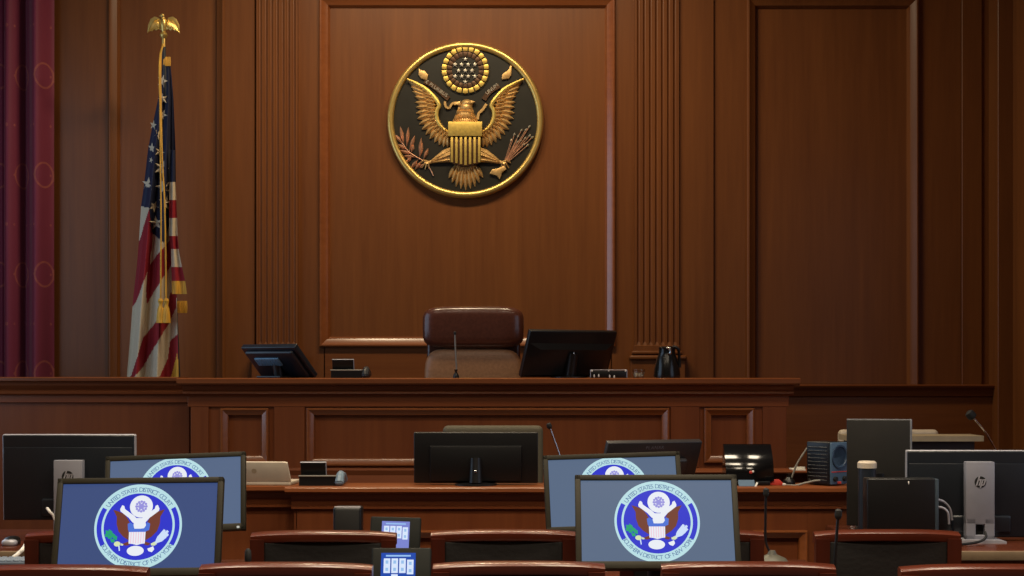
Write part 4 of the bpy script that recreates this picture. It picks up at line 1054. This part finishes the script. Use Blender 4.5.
for k in range(9): box2(bm, -W*0.28+k*W*0.048, -W*0.28+k*W*0.048+0.006, -0.047, -0.044, H*0.05, H*0.26, 0, 0.001, 1, M)
obj('sheen_plate', bm, mat('window_sheen_blue', (96, 132, 160), rough=0.4), t, label='added ribbed plate with pale blue window sheen in its colour')
bm = NB(); box2(bm, -0.09, 0.09, -0.1, 0.08, 0.0, 0.012, 0, 0.004, 2); tube(bm, [(0, 0, 0.01), (0, -0.02, c.z-ZB)], 0.03, 12); obj('foot', bm, BLACKP, t)
t, W, H, c, M = back_monitor(651, 441, 480, 97, 7.58, ZD, 25, 22, 'black wide monitor leaning on the clerk desk behind the right seal monitors', 'planar', colm=mat('charcoal_plastic', (46, 44, 46), rough=0.4))
bm = NB(); text_line(bm, 'PLANAR', 0, H/2-0.035, 0.024, -0.0128, 0, M); obj('lettering', bm, mat('logo_grey', (104, 108, 118), rough=0.4), t, smooth=False)
bm = NB(); tube(bm, [(0, 0.0, 0.01), (0, -0.02, c.z-ZD)], 0.03, 12); lathe(bm, [(0.1, 0), (0.1, 0.008), (0.04, 0.014), (0, 0.014)], 24); obj('stand', bm, BLACKP, t)
# upright monitor at right
Yp = 7.05; t, W, H, c, M = back_monitor(878.5, 419.5, 526, 61, Yp, ZS, 0, -12, 'dark upright monitor with silver edge standing beside the loudspeaker', 'none', colm=mat('dark_brown_plastic', (28, 26, 23), rough=0.5))
bm = NB()
for (x0, x1, z0, z1, y0_) in ((W/2-0.004, W/2+0.006, -H/2, H/2, -0.013), (-W/2, W/2+0.006, H/2-0.003, H/2+0.002, -0.010)): box2(bm, x0, x1, y0_, 0.024, z0, z1, 0, 0.003, 2, M)
obj('edge_trim', bm, mat('dull_silver', (116, 118, 124), rough=0.4, metal=0.4), t, label='silver edge trim')
bm = NB(); box2(bm, -0.1, 0.1, -0.09, 0.09, 0, 0.012, 0, 0.004, 2); tube(bm, [(0, -0.03, 0.01), (0, -0.03, c.z-ZS)], 0.025, 10); obj('stand', bm, BLACKP, t)

# ------------------------------------------------------------------ small things
def loft_box(bm, p0, p1): pass
# black computer case
Y = 6.5; x0, x1 = PX(867.5, Y), PX(936, Y); zt_ = PZ(478.5, Y)
t = thing('computer_case', 'flat black computer case standing upright behind the right wooden chair', 'computer', ((x0+x1)/2, Y, ZS)); hw = (x1-x0)/2; hh = zt_-ZS
bm = NB(); box2(bm, -hw, hw, 0, 0.09, 0.004, hh, 0, 0.006, 3); obj('housing', bm, BLACKP, t)
bm = NB(); box2(bm, hw-0.004, hw+0.012, 0.0, 0.09, 0.006, hh-0.002, 0, 0.004, 2); obj('front_panel', bm, mat('blue_grey_dark', (58, 70, 80), rough=0.35), t)
bm = NB(); ell(bm, (hw*0.2, -0.001, hh-0.018), (0.003, 0.002, 0.007)); obj('screw', bm, WHITEP, t)
for s in (-1, 1):
    bm = NB(); box2(bm, s*hw*0.7-0.02, s*hw*0.7+0.02, 0.005, 0.085, 0, 0.006, 0, 0.002, 1); obj('foot', bm, RUBBER, t)
# loudspeaker
Y = 7.47; xc = PX(829.5, Y); zt_ = PZ(442, Y)
yaw = R(-54+90)
t = thing('loudspeaker', 'dark loudspeaker with window light blue in its front colour, round cone and two knobs on desk end', 'loudspeaker', (xc, Y+0.075, ZD), R(40)); W2 = 0.122; D2 = 0.138; h = zt_-ZD
bm = NB(); box2(bm, -W2/2, W2/2, -D2/2, D2/2, 0.004, h, 0, 0.006, 3)
for k in range(10): box2(bm, -W2/2-0.002, -W2/2+0.003, -D2/2+0.015, D2/2-0.01, 0.02+k*0.017, 0.028+k*0.017, 0, 0.001, 1)
obj('cabinet', bm, BLACKP, t)
bm = NB(); box2(bm, -W2/2+0.002, W2/2-0.002, -D2/2-0.008, -D2/2+0.004, 0.006, h-0.002, 0, 0.005, 3); fr = obj('baffle', bm, TINTF, t, label='front with bluish window light in its colour')
Mf = Matrix.Translation((0, -D2/2-0.008, h*0.66)) @ Matrix.Rotation(R(90), 4, 'X')
bm = NB(); lathe(bm, [(0.056, 0.0), (0.056, 0.006), (0.048, 0.006), (0.04, -0.004), (0.018, -0.012), (0.018, -0.006), (0.0, 0.0)], 32, 0, Mf); obj('cone', bm, TINTC, fr)
bm = NB(); box2(bm, -W2/2+0.004, W2/2-0.004, -D2/2-0.0095, -D2/2-0.007, h*0.31, h*0.33, 0, 0, 1); obj('red_stripe', bm, REDP, fr)
for s in (-1, 1):
    bm = NB(); lathe(bm, [(0.012, 0), (0.011, 0.012), (0, 0.013)], 18, 0, Matrix.Translation((s*0.034, -D2/2-0.008, h*0.16)) @ Matrix.Rotation(R(90), 4, 'X')); obj('knob', bm, RUBBER, fr)
bm = NB(); box2(bm, -0.016, 0.012, -D2/2-0.011, -D2/2-0.007, 0.008, 0.02, 0, 0.002, 1); obj('red_label', bm, REDP, fr)
# canister
Y = 6.85; xc = PX(867, Y); h = PZ(461, Y)-ZS
t = thing('canister', 'tall dark canister with cream cap behind the black computer case', 'canister', (xc, Y, ZS))
bm = NB(); lathe(bm, [(0.036, 0), (0.038, 0.01), (0.038, h-0.03), (0.03, h-0.024), (0, h-0.024)], 24); obj('body', bm, mat('slate_body', (34, 40, 48), rough=0.35), t)
bm = NB(); lathe(bm, [(0.041, h-0.03), (0.041, h-0.008), (0.034, h), (0, h+0.001)], 24); obj('cap', bm, CREAM, t)
# desk phones seen from behind
def phone(px0, px1, pyt, pyb, Y, zt, label, handset):
    W = (px1-px0)/F*Y; h = (pyb-pyt)/F*Y
    t = thing('desk_phone', label, 'phone', (PX((px0+px1)/2, Y), Y, zt), 0, 'desk phones')
    bm = NB(); prof_yz(bm, [(0.0, 0.0), (0.17, 0.0), (0.17, 0.012), (0.02, h*0.42), (0.0, h*0.40)], -W/2, W*0.30); obj('body', bm, BLACKP, t)
    bm = NB(); box2(bm, -W/2-0.003, W*0.31, -0.004, 0.012, h*0.37, h*0.44, 0, 0.002, 1); obj('rim', bm, DARKG, t)
    M = Matrix.Translation((-W*0.2, 0.03, h*0.72)) @ Matrix.Rotation(R(18), 4, 'X')
    bm = NB(); box2(bm, -W*0.28, W*0.28, -0.008, 0.012, -h*0.30, h*0.29, 0, 0.004, 2, M); obj('display', bm, BLACKP, t)
    bm = NB(); box2(bm, -W*0.285, W*0.285, -0.0095, 0.0, h*0.265, h*0.295, 0, 0.002, 1, M); box2(bm, W*0.265, W*0.285, -0.0095, 0.0, -h*0.28, h*0.29, 0, 0.002, 1, M); obj('display_edge', bm, SILV, t)
    bm = NB(); pts = smooth_path([(W*0.38, -0.005, h*0.12), (W*0.39, 0.03, h*0.45), (W*0.38, 0.12, h*0.38), (W*0.38, 0.17, h*0.18)], 5); tube(bm, pts, [0.016+0.006*abs(math.cos(math.pi*i/(len(pts)-1))) for i in range(len(pts))], 10); ell(bm, (W*0.38, 0.0, h*0.14), (0.022, 0.02, h*0.13)); obj('handset', bm, handset, t)
DARKG = mat('mid_grey_edge', (120, 116, 108), rough=0.4)
phone(299, 345, 461, 485, 7.48, ZD, 'black desk phone on the clerk desk left of the large monitor', mat('blue_white_handset', (110, 130, 146), rough=0.35))
phone(331, 370, 358, 377, 9.4, ZB, 'black desk phone on the judge bench left of the leather chair', DARKP)
# laptop seen from behind
Y = 7.53; x0, x1 = PX(206, Y), PX(292, Y); wl = x1-x0
t = thing('laptop', 'beige laptop seen from behind beside the desk phone on clerk desk', 'laptop', ((x0+x1)/2, Y, ZD), R(-6))
hl = PZ(464.5, Y)-ZD
bm = NB(); box2(bm, -wl/2, wl/2, -0.005, 0.19, 0.0, 0.018, 0, 0.005, 2); obj('base', bm, CREAM, t)
M = Matrix.Translation((0, -0.005, 0.02)) @ Matrix.Rotation(R(-18), 4, 'X') @ Matrix.Translation((0, 0, 0))
hh = hl/math.cos(R(18))
Ml = Matrix.Translation((0, 0.0, 0.018)) @ Matrix.Rotation(R(16), 4, 'X')
bm = NB(); prism(bm, [(-wl/2, 0), (wl/2, 0), (wl/2-0.012, hl*0.96), (wl/2-0.024, hl), (-wl/2+0.024, hl), (-wl/2+0.012, hl*0.96)], -0.006, 0.006, 0, Ml, bev=0.003); obj('lid', bm, CREAM, t)
bm = NB(); prism(bm, circ(0.03, hl*0.55, 0.012, 20), -0.0068, -0.005, 0, Ml); obj('lid_mark', bm, mat('beige_dark', (170, 152, 126), rough=0.4), t)
# gooseneck microphones
def mic(path, rb, label, head, base_z, capsule=0.014, caplen=0.045, stem=BLACKP):
    pts = [Vector(p) for p in path]; b = pts[0]
    t = thing('gooseneck_microphone', label, 'microphone', (b.x, b.y, base_z))
    org = (b.x, b.y, base_z)
    bm = NB(); lathe(bm, [(rb, 0), (rb, 0.008), (rb*0.85, 0.02), (rb*0.3, 0.035), (0.012, 0.05), (0, 0.05)], 28); obj('base', bm, head if rb > 0.055 else BLACKP, t)
    bm = NB(); sp = smooth_path([Vector((b.x, b.y, base_z+0.03))]+pts[1:], 6); tube(bm, sp, 0.0048, 8); obj('gooseneck', bm, stem, t, org=org)
    d = (sp[-1]-sp[-2]).normalized(); a = sp[-1]-d*0.005; e = a+d*caplen
    bm = NB(); tube(bm, [a, a+d*0.008, a+d*caplen*0.4, a+d*caplen*0.85, e], [0.006, capsule*0.9, capsule, capsule*0.9, capsule*0.4], 14); obj('capsule', bm, RUBBER, t, org=org)
GREYM = mat('olive_grey_plastic', (78, 76, 66), rough=0.45)
mic([(PX(772, 6.15), 6.15, 0.78), (PX(766, 6.15), 6.15, 0.86), P(765.5, 520, 6.15), P(766, 496, 6.15)], 0.062, 'thin black gooseneck microphone in front of the clerk desk right of the seal monitor', GREYM, 0.78, 0.012, 0.036)
mic([(PX(834, 5.1), 5.1, ZT), (PX(834, 5.1), 5.1, 0.85), P(836, 545, 5.1), P(838, 518, 5.1)], 0.05, 'thin black gooseneck microphone standing before the right second row chair', BLACKP, ZT, 0.012, 0.034)
mic([(PX(248, 5.1), 5.1, ZT), (PX(248, 5.1), 5.1, 0.82), (PX(248, 5.1), 5.1, 0.905)], 0.045, 'short black microphone upright right of the front left seal monitor', BLACKP, ZT, 0.011, 0.05)
mic([(PX(568, 7.6), 7.6, ZD), (PX(565, 7.6), 7.6, ZD+0.06), P(559, 453, 7.6), P(550, 428, 7.6)], 0.045, 'gooseneck microphone with pale stem right of the large clerk desk monitor', BLACKP, ZD, 0.013, 0.03, CHROME)
mic([(PX(789, 7.6), 7.6, ZD), P(790, 482, 7.6), P(797, 464, 7.6), P(808, 447, 7.6)], 0.03, 'thin grey bent microphone left of the loudspeaker', BLACKP, ZD, 0.008, 0.03, DARKG)
mic([(PX(456, 9.45), 9.45, ZB), (PX(456.5, 9.45), 9.45, ZB+0.06), P(455.5, 350, 9.45), P(455, 334, 9.45)], 0.018, 'thin gooseneck microphone before the leather chair on the judge bench', BLACKP, ZB, 0.009, 0.02, DARKG)
ZW = PZ(436, 8.2)
mic([(PX(1000, 8.28), 8.28, ZW-0.14), P(996, 450, 8.28), P(986, 433, 8.28), P(973.5, 418, 8.28)], 0.05, 'gooseneck microphone with round black windscreen at far right by the wall', BLACKP, ZW-0.14, 0.025, 0.05, CHROME)
# witness stand
x0, x1 = PX(850, 8.2), PX(986, 8.2); org = ((x0+x1)/2, 8.4, 0)
t = thing('witness_stand', 'dark witness stand with pale rounded counter edge at right behind the monitors', 'stand', org)
bm = NB(); poly = [(x0, 8.2), (x1-0.03, 8.2), (x1-0.008, 8.21), (x1, 8.24), (x1, 8.48), (x0, 8.48)]
a = [bm.verts.new((x, y, ZW)) for x, y in poly]; b = [bm.verts.new((x, y, ZW-0.028)) for x, y in poly]
bm.faces.new(a); bm.faces.new(b[::-1])
for i in range(6): bm.faces.new((a[i], b[i], b[(i+1) % 6], a[(i+1) % 6]))
bmesh.ops.recalc_face_normals(bm, faces=bm.faces); obj('counter', bm, mat('pale_laminate', (150, 134, 106), rough=0.45), t, org=org)
bm = NB(); box2(bm, x0+0.02, x1-0.04, 8.26, 8.46, 0.0, ZW-0.028, 0, 0.004, 1); obj('cabinet', bm, mat('dark_stand_wood', (52, 34, 24), rough=0.5), t, org=org)  # dark brown base under the pale counter
bm = NB(); box2(bm, x1-0.05, x1+0.22, 8.2, 8.5, ZW-0.17, ZW-0.14, 0, 0.004, 1); box2(bm, x1-0.04, x1+0.2, 8.24, 8.48, 0, ZW-0.17, 0, 0.004, 1); obj('side_shelf', bm, BENV, t, org=org)
# glossy black screen on the clerk desk
Y = 7.5; x0, x1 = PX(726, Y), PX(774, Y); W2 = x1-x0; h = PZ(445, Y)-ZD
t = thing('glossy_terminal', 'glossy black terminal with curved face reflecting ceiling lights on the clerk desk', 'terminal', ((x0+x1)/2, Y, ZD))
bm = NB(); rows = []
n = 14
for j in range(n+1):
    v = j/n; z = 0.022+(h-0.022)*v; yb = 0.0+0.10*v**2.2
    rows.append([bm.verts.new((-W2/2+W2*i/16, yb-0.012*math.cos((i/16-0.5)*math.pi), z)) for i in range(17)])
for a, b in zip(rows, rows[1:]):
    for i in range(16): bm.faces.new((a[i], a[i+1], b[i+1], b[i]))
back = [[bm.verts.new((-W2/2+W2*i/16, 0.115+0.02*(1-v_), z_)) for i in range(17)] for z_, v_ in ((0.0, 0), (h, 1))]
for i in range(16):
    bm.faces.new((back[0][i+1], back[0][i], back[1][i], back[1][i+1])); bm.faces.new((rows[-1][i], rows[-1][i+1], back[1][i+1], back[1][i])); bm.faces.new((rows[0][i+1], rows[0][i], back[0][i], back[0][i+1]))
for i in (0, 16): bm.faces.new([r_[i] for r_ in rows]+[back[1][i], back[0][i]])
bmesh.ops.recalc_face_normals(bm, faces=bm.faces); obj('housing', bm, BLACKG, t, sharp=50)
bm = NB(); ell(bm, (0.002, -0.012, 0.062), (0.008, 0.004, 0.008), 1, 0); ell(bm, (0.012, -0.011, 0.066), (0.006, 0.003, 0.006), 1, 1); obj('emblem', bm, [REDP, WHITEP], t)
bm = NB(); box2(bm, -W2*0.42, W2*0.42, -0.01, 0.12, 0, 0.022, 0, 0.006, 2); obj('base', bm, BLACKP, t)
bm = NB(); box2(bm, -0.045, 0.03, 0, 0.003, 0, 0.034, 0, 0, 1, Matrix.Translation((PX(748.5, 7.44), 7.44, ZD+0.001)) @ Matrix.Rotation(R(-35), 4, 'X')); box2(bm, 0.026, 0.034, -0.001, 0.004, 0, 0.036, 1, 0, 1, Matrix.Translation((PX(748.5, 7.44), 7.44, ZD+0.001)) @ Matrix.Rotation(R(-35), 4, 'X') @ Matrix.Rotation(R(25), 4, 'Y'))
tag(obj('card', bm, [GREYCARD, WHITEP]), 'small blue card propped before the glossy black terminal', 'card')
# red tape dispenser and loose paper
t = thing('tape_dispenser', 'small red and white desk item on the clerk desk right of the terminal', 'tape dispenser', (PX(776, 7.52), 7.52, ZD))
bm = NB(); prism(bm, [(-0.03, 0), (0.03, 0), (0.032, 0.012), (0.014, 0.028), (-0.012, 0.028), (-0.03, 0.012)], -0.012, 0.012, 0, None, bev=0.004); obj('body', bm, REDP, t)
bm = NB(); box2(bm, 0.026, 0.046, -0.012, 0.012, 0, 0.01, 0, 0.003, 2); box2(bm, -0.06, -0.028, -0.01, 0.012, 0, 0.012, 0, 0.003, 2); obj('end_piece', bm, WHITEP, t)
Y = 8.9; bm = NB(); box2(bm, PX(794, Y), PX(806, Y), Y, Y+0.16, PZ(470.5, Y), PZ(469.5, Y), 0); box2(bm, PX(795, Y), PX(806, Y), Y+0.02, Y+0.03, PZ(470, Y), PZ(467, Y), 0, 0.002, 1)
tag(obj('paper', bm, PAPER), 'white paper lying on the shelf left of the loudspeaker', 'paper')
# low shelf behind clerk desk carrying the paper
bm = NB(); box2(bm, PX(600, 8.9), PX(830, 8.9), 8.85, 9.1, PZ(473, 8.9), PZ(470.5, 8.9), 0, 0.004, 1); box2(bm, PX(602, 8.9), PX(828, 8.9), 8.95, 9.1, 0, PZ(473, 8.9), 0, 0.004, 1)
tag(obj('low_shelf', bm, BENH), 'low wooden ledge running below the right bench panels', 'shelf')
# small black loudspeaker on the counsel table
Y = 6.15; x0, x1 = PX(333, Y), PX(361.5, Y); h = PZ(507, Y)-0.78
t = thing('small_speaker', 'small black upright box behind the second row chair left of lavender panel', 'speaker', ((x0+x1)/2, Y, 0.78)); hw = (x1-x0)/2
bm = NB(); box2(bm, -hw, hw, 0, 0.09, 0, h, 0, 0.012, 4); obj('cabinet', bm, BLACKP, t)
bm = NB(); box2(bm, -hw+0.008, hw-0.008, -0.004, 0.004, 0.01, h-0.01, 0, 0.003, 2); obj('grille', bm, RUBBER, t)
bm = NB(); box2(bm, -hw+0.004, hw-0.004, 0.004, 0.012, h-0.004, h+0.001, 0, 0.001, 1); obj('top_edge', bm, SILV, t)
# bench: dark tray, tumbler, carafe
Y = 9.38; x0, x1 = PX(590.5, Y), PX(627, Y); hw = (x1-x0)/2; h = PZ(370, Y)-ZB
t = thing('desk_tray', 'small black framed tray on the judge bench beside the turned monitor', 'tray', ((x0+x1)/2, Y, ZB))
bm = NB(); box2(bm, -hw, hw, 0.0, 0.05, 0, h-0.004, 0, 0.003, 2); obj('body', bm, BLACKP, t)
bm = NB()
for s in (-1, 1): tube(bm, [(s*hw, -0.002, 0.002), (s*hw, -0.002, h)], 0.0022, 6)
tube(bm, [(-hw, -0.002, h), (hw, -0.002, h)], 0.0022, 6); obj('rim', bm, SILV, t)
for k, (u, v) in enumerate(((-0.92, 0.9), (0.0, 0.95), (0.92, 0.9), (-0.8, 0.25), (-0.55, 0.3), (0.05, 0.2), (0.3, 0.15))):
    bm = NB(); ell(bm, (u*hw, -0.003, v*h*0.98), (0.005, 0.003, 0.006 if k < 3 else 0.01)); obj('stud', bm, WHITEP, t)
Y = 9.4; t = thing('glass_tumbler', 'small clear glass tumbler between the tray and the black carafe', 'glass', (PX(638.7, Y), Y, ZB)); h = PZ(369.5, Y)-ZB
bm = NB(); lathe(bm, [(0, 0.0), (0.034, 0.0), (0.038, h), (0.0345, h), (0.031, 0.008), (0, 0.008)], 28); obj('glass', bm, GLASS, t)
bm = NB(); lathe(bm, [(0, 0.0085), (0.0305, 0.0085), (0.033, h*0.62), (0, h*0.62)], 28); obj('paper_lining', bm, mat('translucent_cup', (196, 184, 160), rough=0.5), t)
t = thing('carafe', 'black water carafe with chrome lever on the right of the judge bench', 'carafe', (PX(667, Y), Y, ZB)); h = PZ(346.5, Y)-ZB
bm = NB(); lathe(bm, [(0, 0), (0.078, 0), (0.08, 0.01), (0.074, 0.06), (0.058, 0.12), (0.05, 0.14), (0.048, h-0.02), (0.05, h-0.006), (0.042, h), (0, h)], 28, 0); obj('body', bm, mat('carafe_black', (20, 20, 20), rough=0.2), t)
bm = NB(); tube(bm, smooth_path([(0.03, -0.03, h), (0.062, -0.03, h-0.015), (0.07, -0.02, h-0.07), (0.072, -0.02, 0.06)], 5), 0.009, 8); obj('handle', bm, BLACKP, t)
bm = NB(); tube(bm, smooth_path([(-0.004, -0.05, h-0.006), (0.012, -0.058, h-0.012), (0.014, -0.056, h-0.04), (0.0, -0.054, h-0.045)], 5), 0.006, 8); ell(bm, (0.004, -0.05, h-0.01), (0.016, 0.012, 0.008)); obj('lever', bm, CHROME, t)
# mouse, keyboard, cable at far left
Y = 6.42; x = PX(10.5, Y)
t = thing('computer_mouse', 'black and silver computer mouse on the far left table', 'mouse', (x, Y, ZS))
bm = NB(); ell(bm, (0, 0.02, 0.012), (0.03, 0.052, 0.024), 0.8); obj('shell', bm, BLACKP, t)
bm = NB(); ell(bm, (0, -0.012, 0.012), (0.031, 0.024, 0.016), 0.8); obj('palm_rest', bm, SILV, t)
tray = bpy.data.objects['side_table']
bm = NB(); box2(bm, -3.0, -1.72, 5.93, 6.2, 0.775, 0.79, 0, 0.004, 2); box2(bm, -3.0, -1.72, 5.925, 5.94, 0.768, 0.79, 1, 0.003, 1); box2(bm, -2.98, -2.95, 6.1, 6.3, 0.76, 0.79, 0); box2(bm, -1.77, -1.74, 6.1, 6.3, 0.76, 0.79, 0)
obj('keyboard_tray', bm, [TABW, TABE], tray, org=tray.location)
t = thing('keyboard', 'pale keyboard on the pull out tray of the far left table', 'keyboard', (PX(-14, 6.05), 6.05, 0.79))
bm = NB(); box2(bm, -0.2, 0.2, -0.06, 0.07, 0, 0.014, 0, 0.005, 2); obj('case', bm, mat('blue_grey_case', (92, 104, 120), rough=0.45), t)
bm = NB()
for r_ in range(5):
    for c_ in range(15): box(bm, (-0.182+c_*0.026, -0.042+r_*0.024, 0.017), (0.022, 0.02, 0.008), 0, 0.003, 1)
o = obj('keys', bm, mat('pale_key', (112, 124, 140), rough=0.5), t); o['kind'] = 'stuff'
# cables
def cable(name, pts, r, m, label):
    bm = NB(); tube(bm, smooth_path(pts, 6), r, 8); return tag(obj(name, bm, m), label, 'cable')
cable('power_cable', [P(27, 544, 6.3)+Vector((0, 0, 0.006)), P(23, 549, 6.19), P(19, 553, 6.17), P(13, 558, 6.15), P(6, 564, 6.15), P(2, 572, 6.15)], 0.008, WHITEP, 'white cable drooping from the far left table edge')
cable('power_cable', [P(854.5, 488, 7.42), P(855, 500, 7.38), P(854, 512, 7.37), P(851, 524, 7.37), P(849, 545, 7.38)], 0.006, WHITEP, 'white cable hanging down the right end of the clerk desk')
cable('power_cable', [P(936, 499, 6.55), P(944, 502, 6.56), P(950, 509, 6.57), P(952, 520, 6.58)], 0.005, SILV, 'upper grey cable leaving the side of the black computer case')
cable('power_cable', [P(936, 507, 6.53), P(943, 508, 6.53), P(948, 513, 6.53), P(949, 524, 6.54)], 0.005, SILV, 'lower grey cable leaving the side of the black computer case')
cable('signal_cable', [P(831, 481, 7.48), P(818, 480.5, 7.5), P(805, 483, 7.5), P(795, 485.5, 7.5), P(782, 485, 7.55)], 0.005, DARKG, 'thin grey cable lying before the loudspeaker')
cable('signal_cable', [P(985, 532, 6.48), P(986, 537, 6.44), P(981, 541, 6.42), P(970, 543.5, 6.40), P(958, 544.5, 6.38)], 0.0055, RUBBER, 'black cable curling from the slot of the right silver stand')
cable('signal_cable', [P(856, 485, 7.3), P(853, 474, 7.3), P(858, 468, 7.3), P(862, 478, 7.3), P(860, 492, 7.3), P(864, 505, 7.28), P(859, 520, 7.28), P(862, 540, 7.28)], 0.006, RUBBER, 'black tangled cable beside the right end of the clerk desk')
cable('signal_cable', [P(47, 508, 6.5), P(50, 512, 6.49), P(54, 517, 6.5), P(58, 530, 6.5)], 0.006, WHITEP, 'short white cable at the silver stand of the far left monitor')

# ------------------------------------------------------------------ light
def area(name, loc, size, power, col, rot=(0, 0, 0), sy=None, spread=180):
    l = bpy.data.lights.new(name, 'AREA'); l.energy = power; l.color = col; l.size = size; l.spread = R(spread)
    if sy: l.shape = 'RECTANGLE'; l.size_y = sy
    o = bpy.data.objects.new(name, l); COL.objects.link(o); o.location = loc; o.rotation_euler = rot
    return o
WARM = (1.0, 0.84, 0.62)
for x in (-2.0, -0.7, 0.7, 2.0):
    for y, e, sp in ((2.4, 46 if x > -1.5 else 26, 122), (4.4, 30, 125), (6.4, 18, 115)):
        area('ceiling_light', (x, y, ZC-0.02), 0.6, e, WARM, sy=0.6, spread=sp)
for x in (-1.2, -0.4, 0.4):
    area('ceiling_downlight', (x, 9.5, ZC-0.02), 0.3, 36, (1.0, 0.80, 0.52))
area('window_light', (XL-0.05, 8.2, 2.6), 2.9, 58, (0.52, 0.74, 1.0), (0, R(-90), 0), 3.8)
area('window_light', (XR+0.05, 5.8, 2.3), 2.4, 22, (0.62, 0.76, 1.0), (0, R(90), 0), 3.0)
wd = bpy.data.worlds.new('World'); S.world = wd; wd.use_nodes = True
wd.node_tree.nodes['Background'].inputs[0].default_value = (1.0, 0.85, 0.7, 1); wd.node_tree.nodes['Background'].inputs[1].default_value = 0.06

# ------------------------------------------------------------------ camera
cam = bpy.data.cameras.new('Camera'); co = bpy.data.objects.new('Camera', cam); COL.objects.link(co)
cam.sensor_width = 36.0; cam.sensor_fit = 'HORIZONTAL'; cam.lens = F/1024*36.0; cam.shift_y = (HY-288)/1024.0
cam.clip_start = 0.05; cam.clip_end = 60
co.location = (0, 0, CAMZ); co.rotation_euler = (R(90), 0, 0); S.camera = co
S.view_settings.view_transform = 'Standard'; S.view_settings.look = 'None'; S.view_settings.exposure = 0.0; S.view_settings.gamma = 1.0
S.view_settings.use_curve_mapping = False
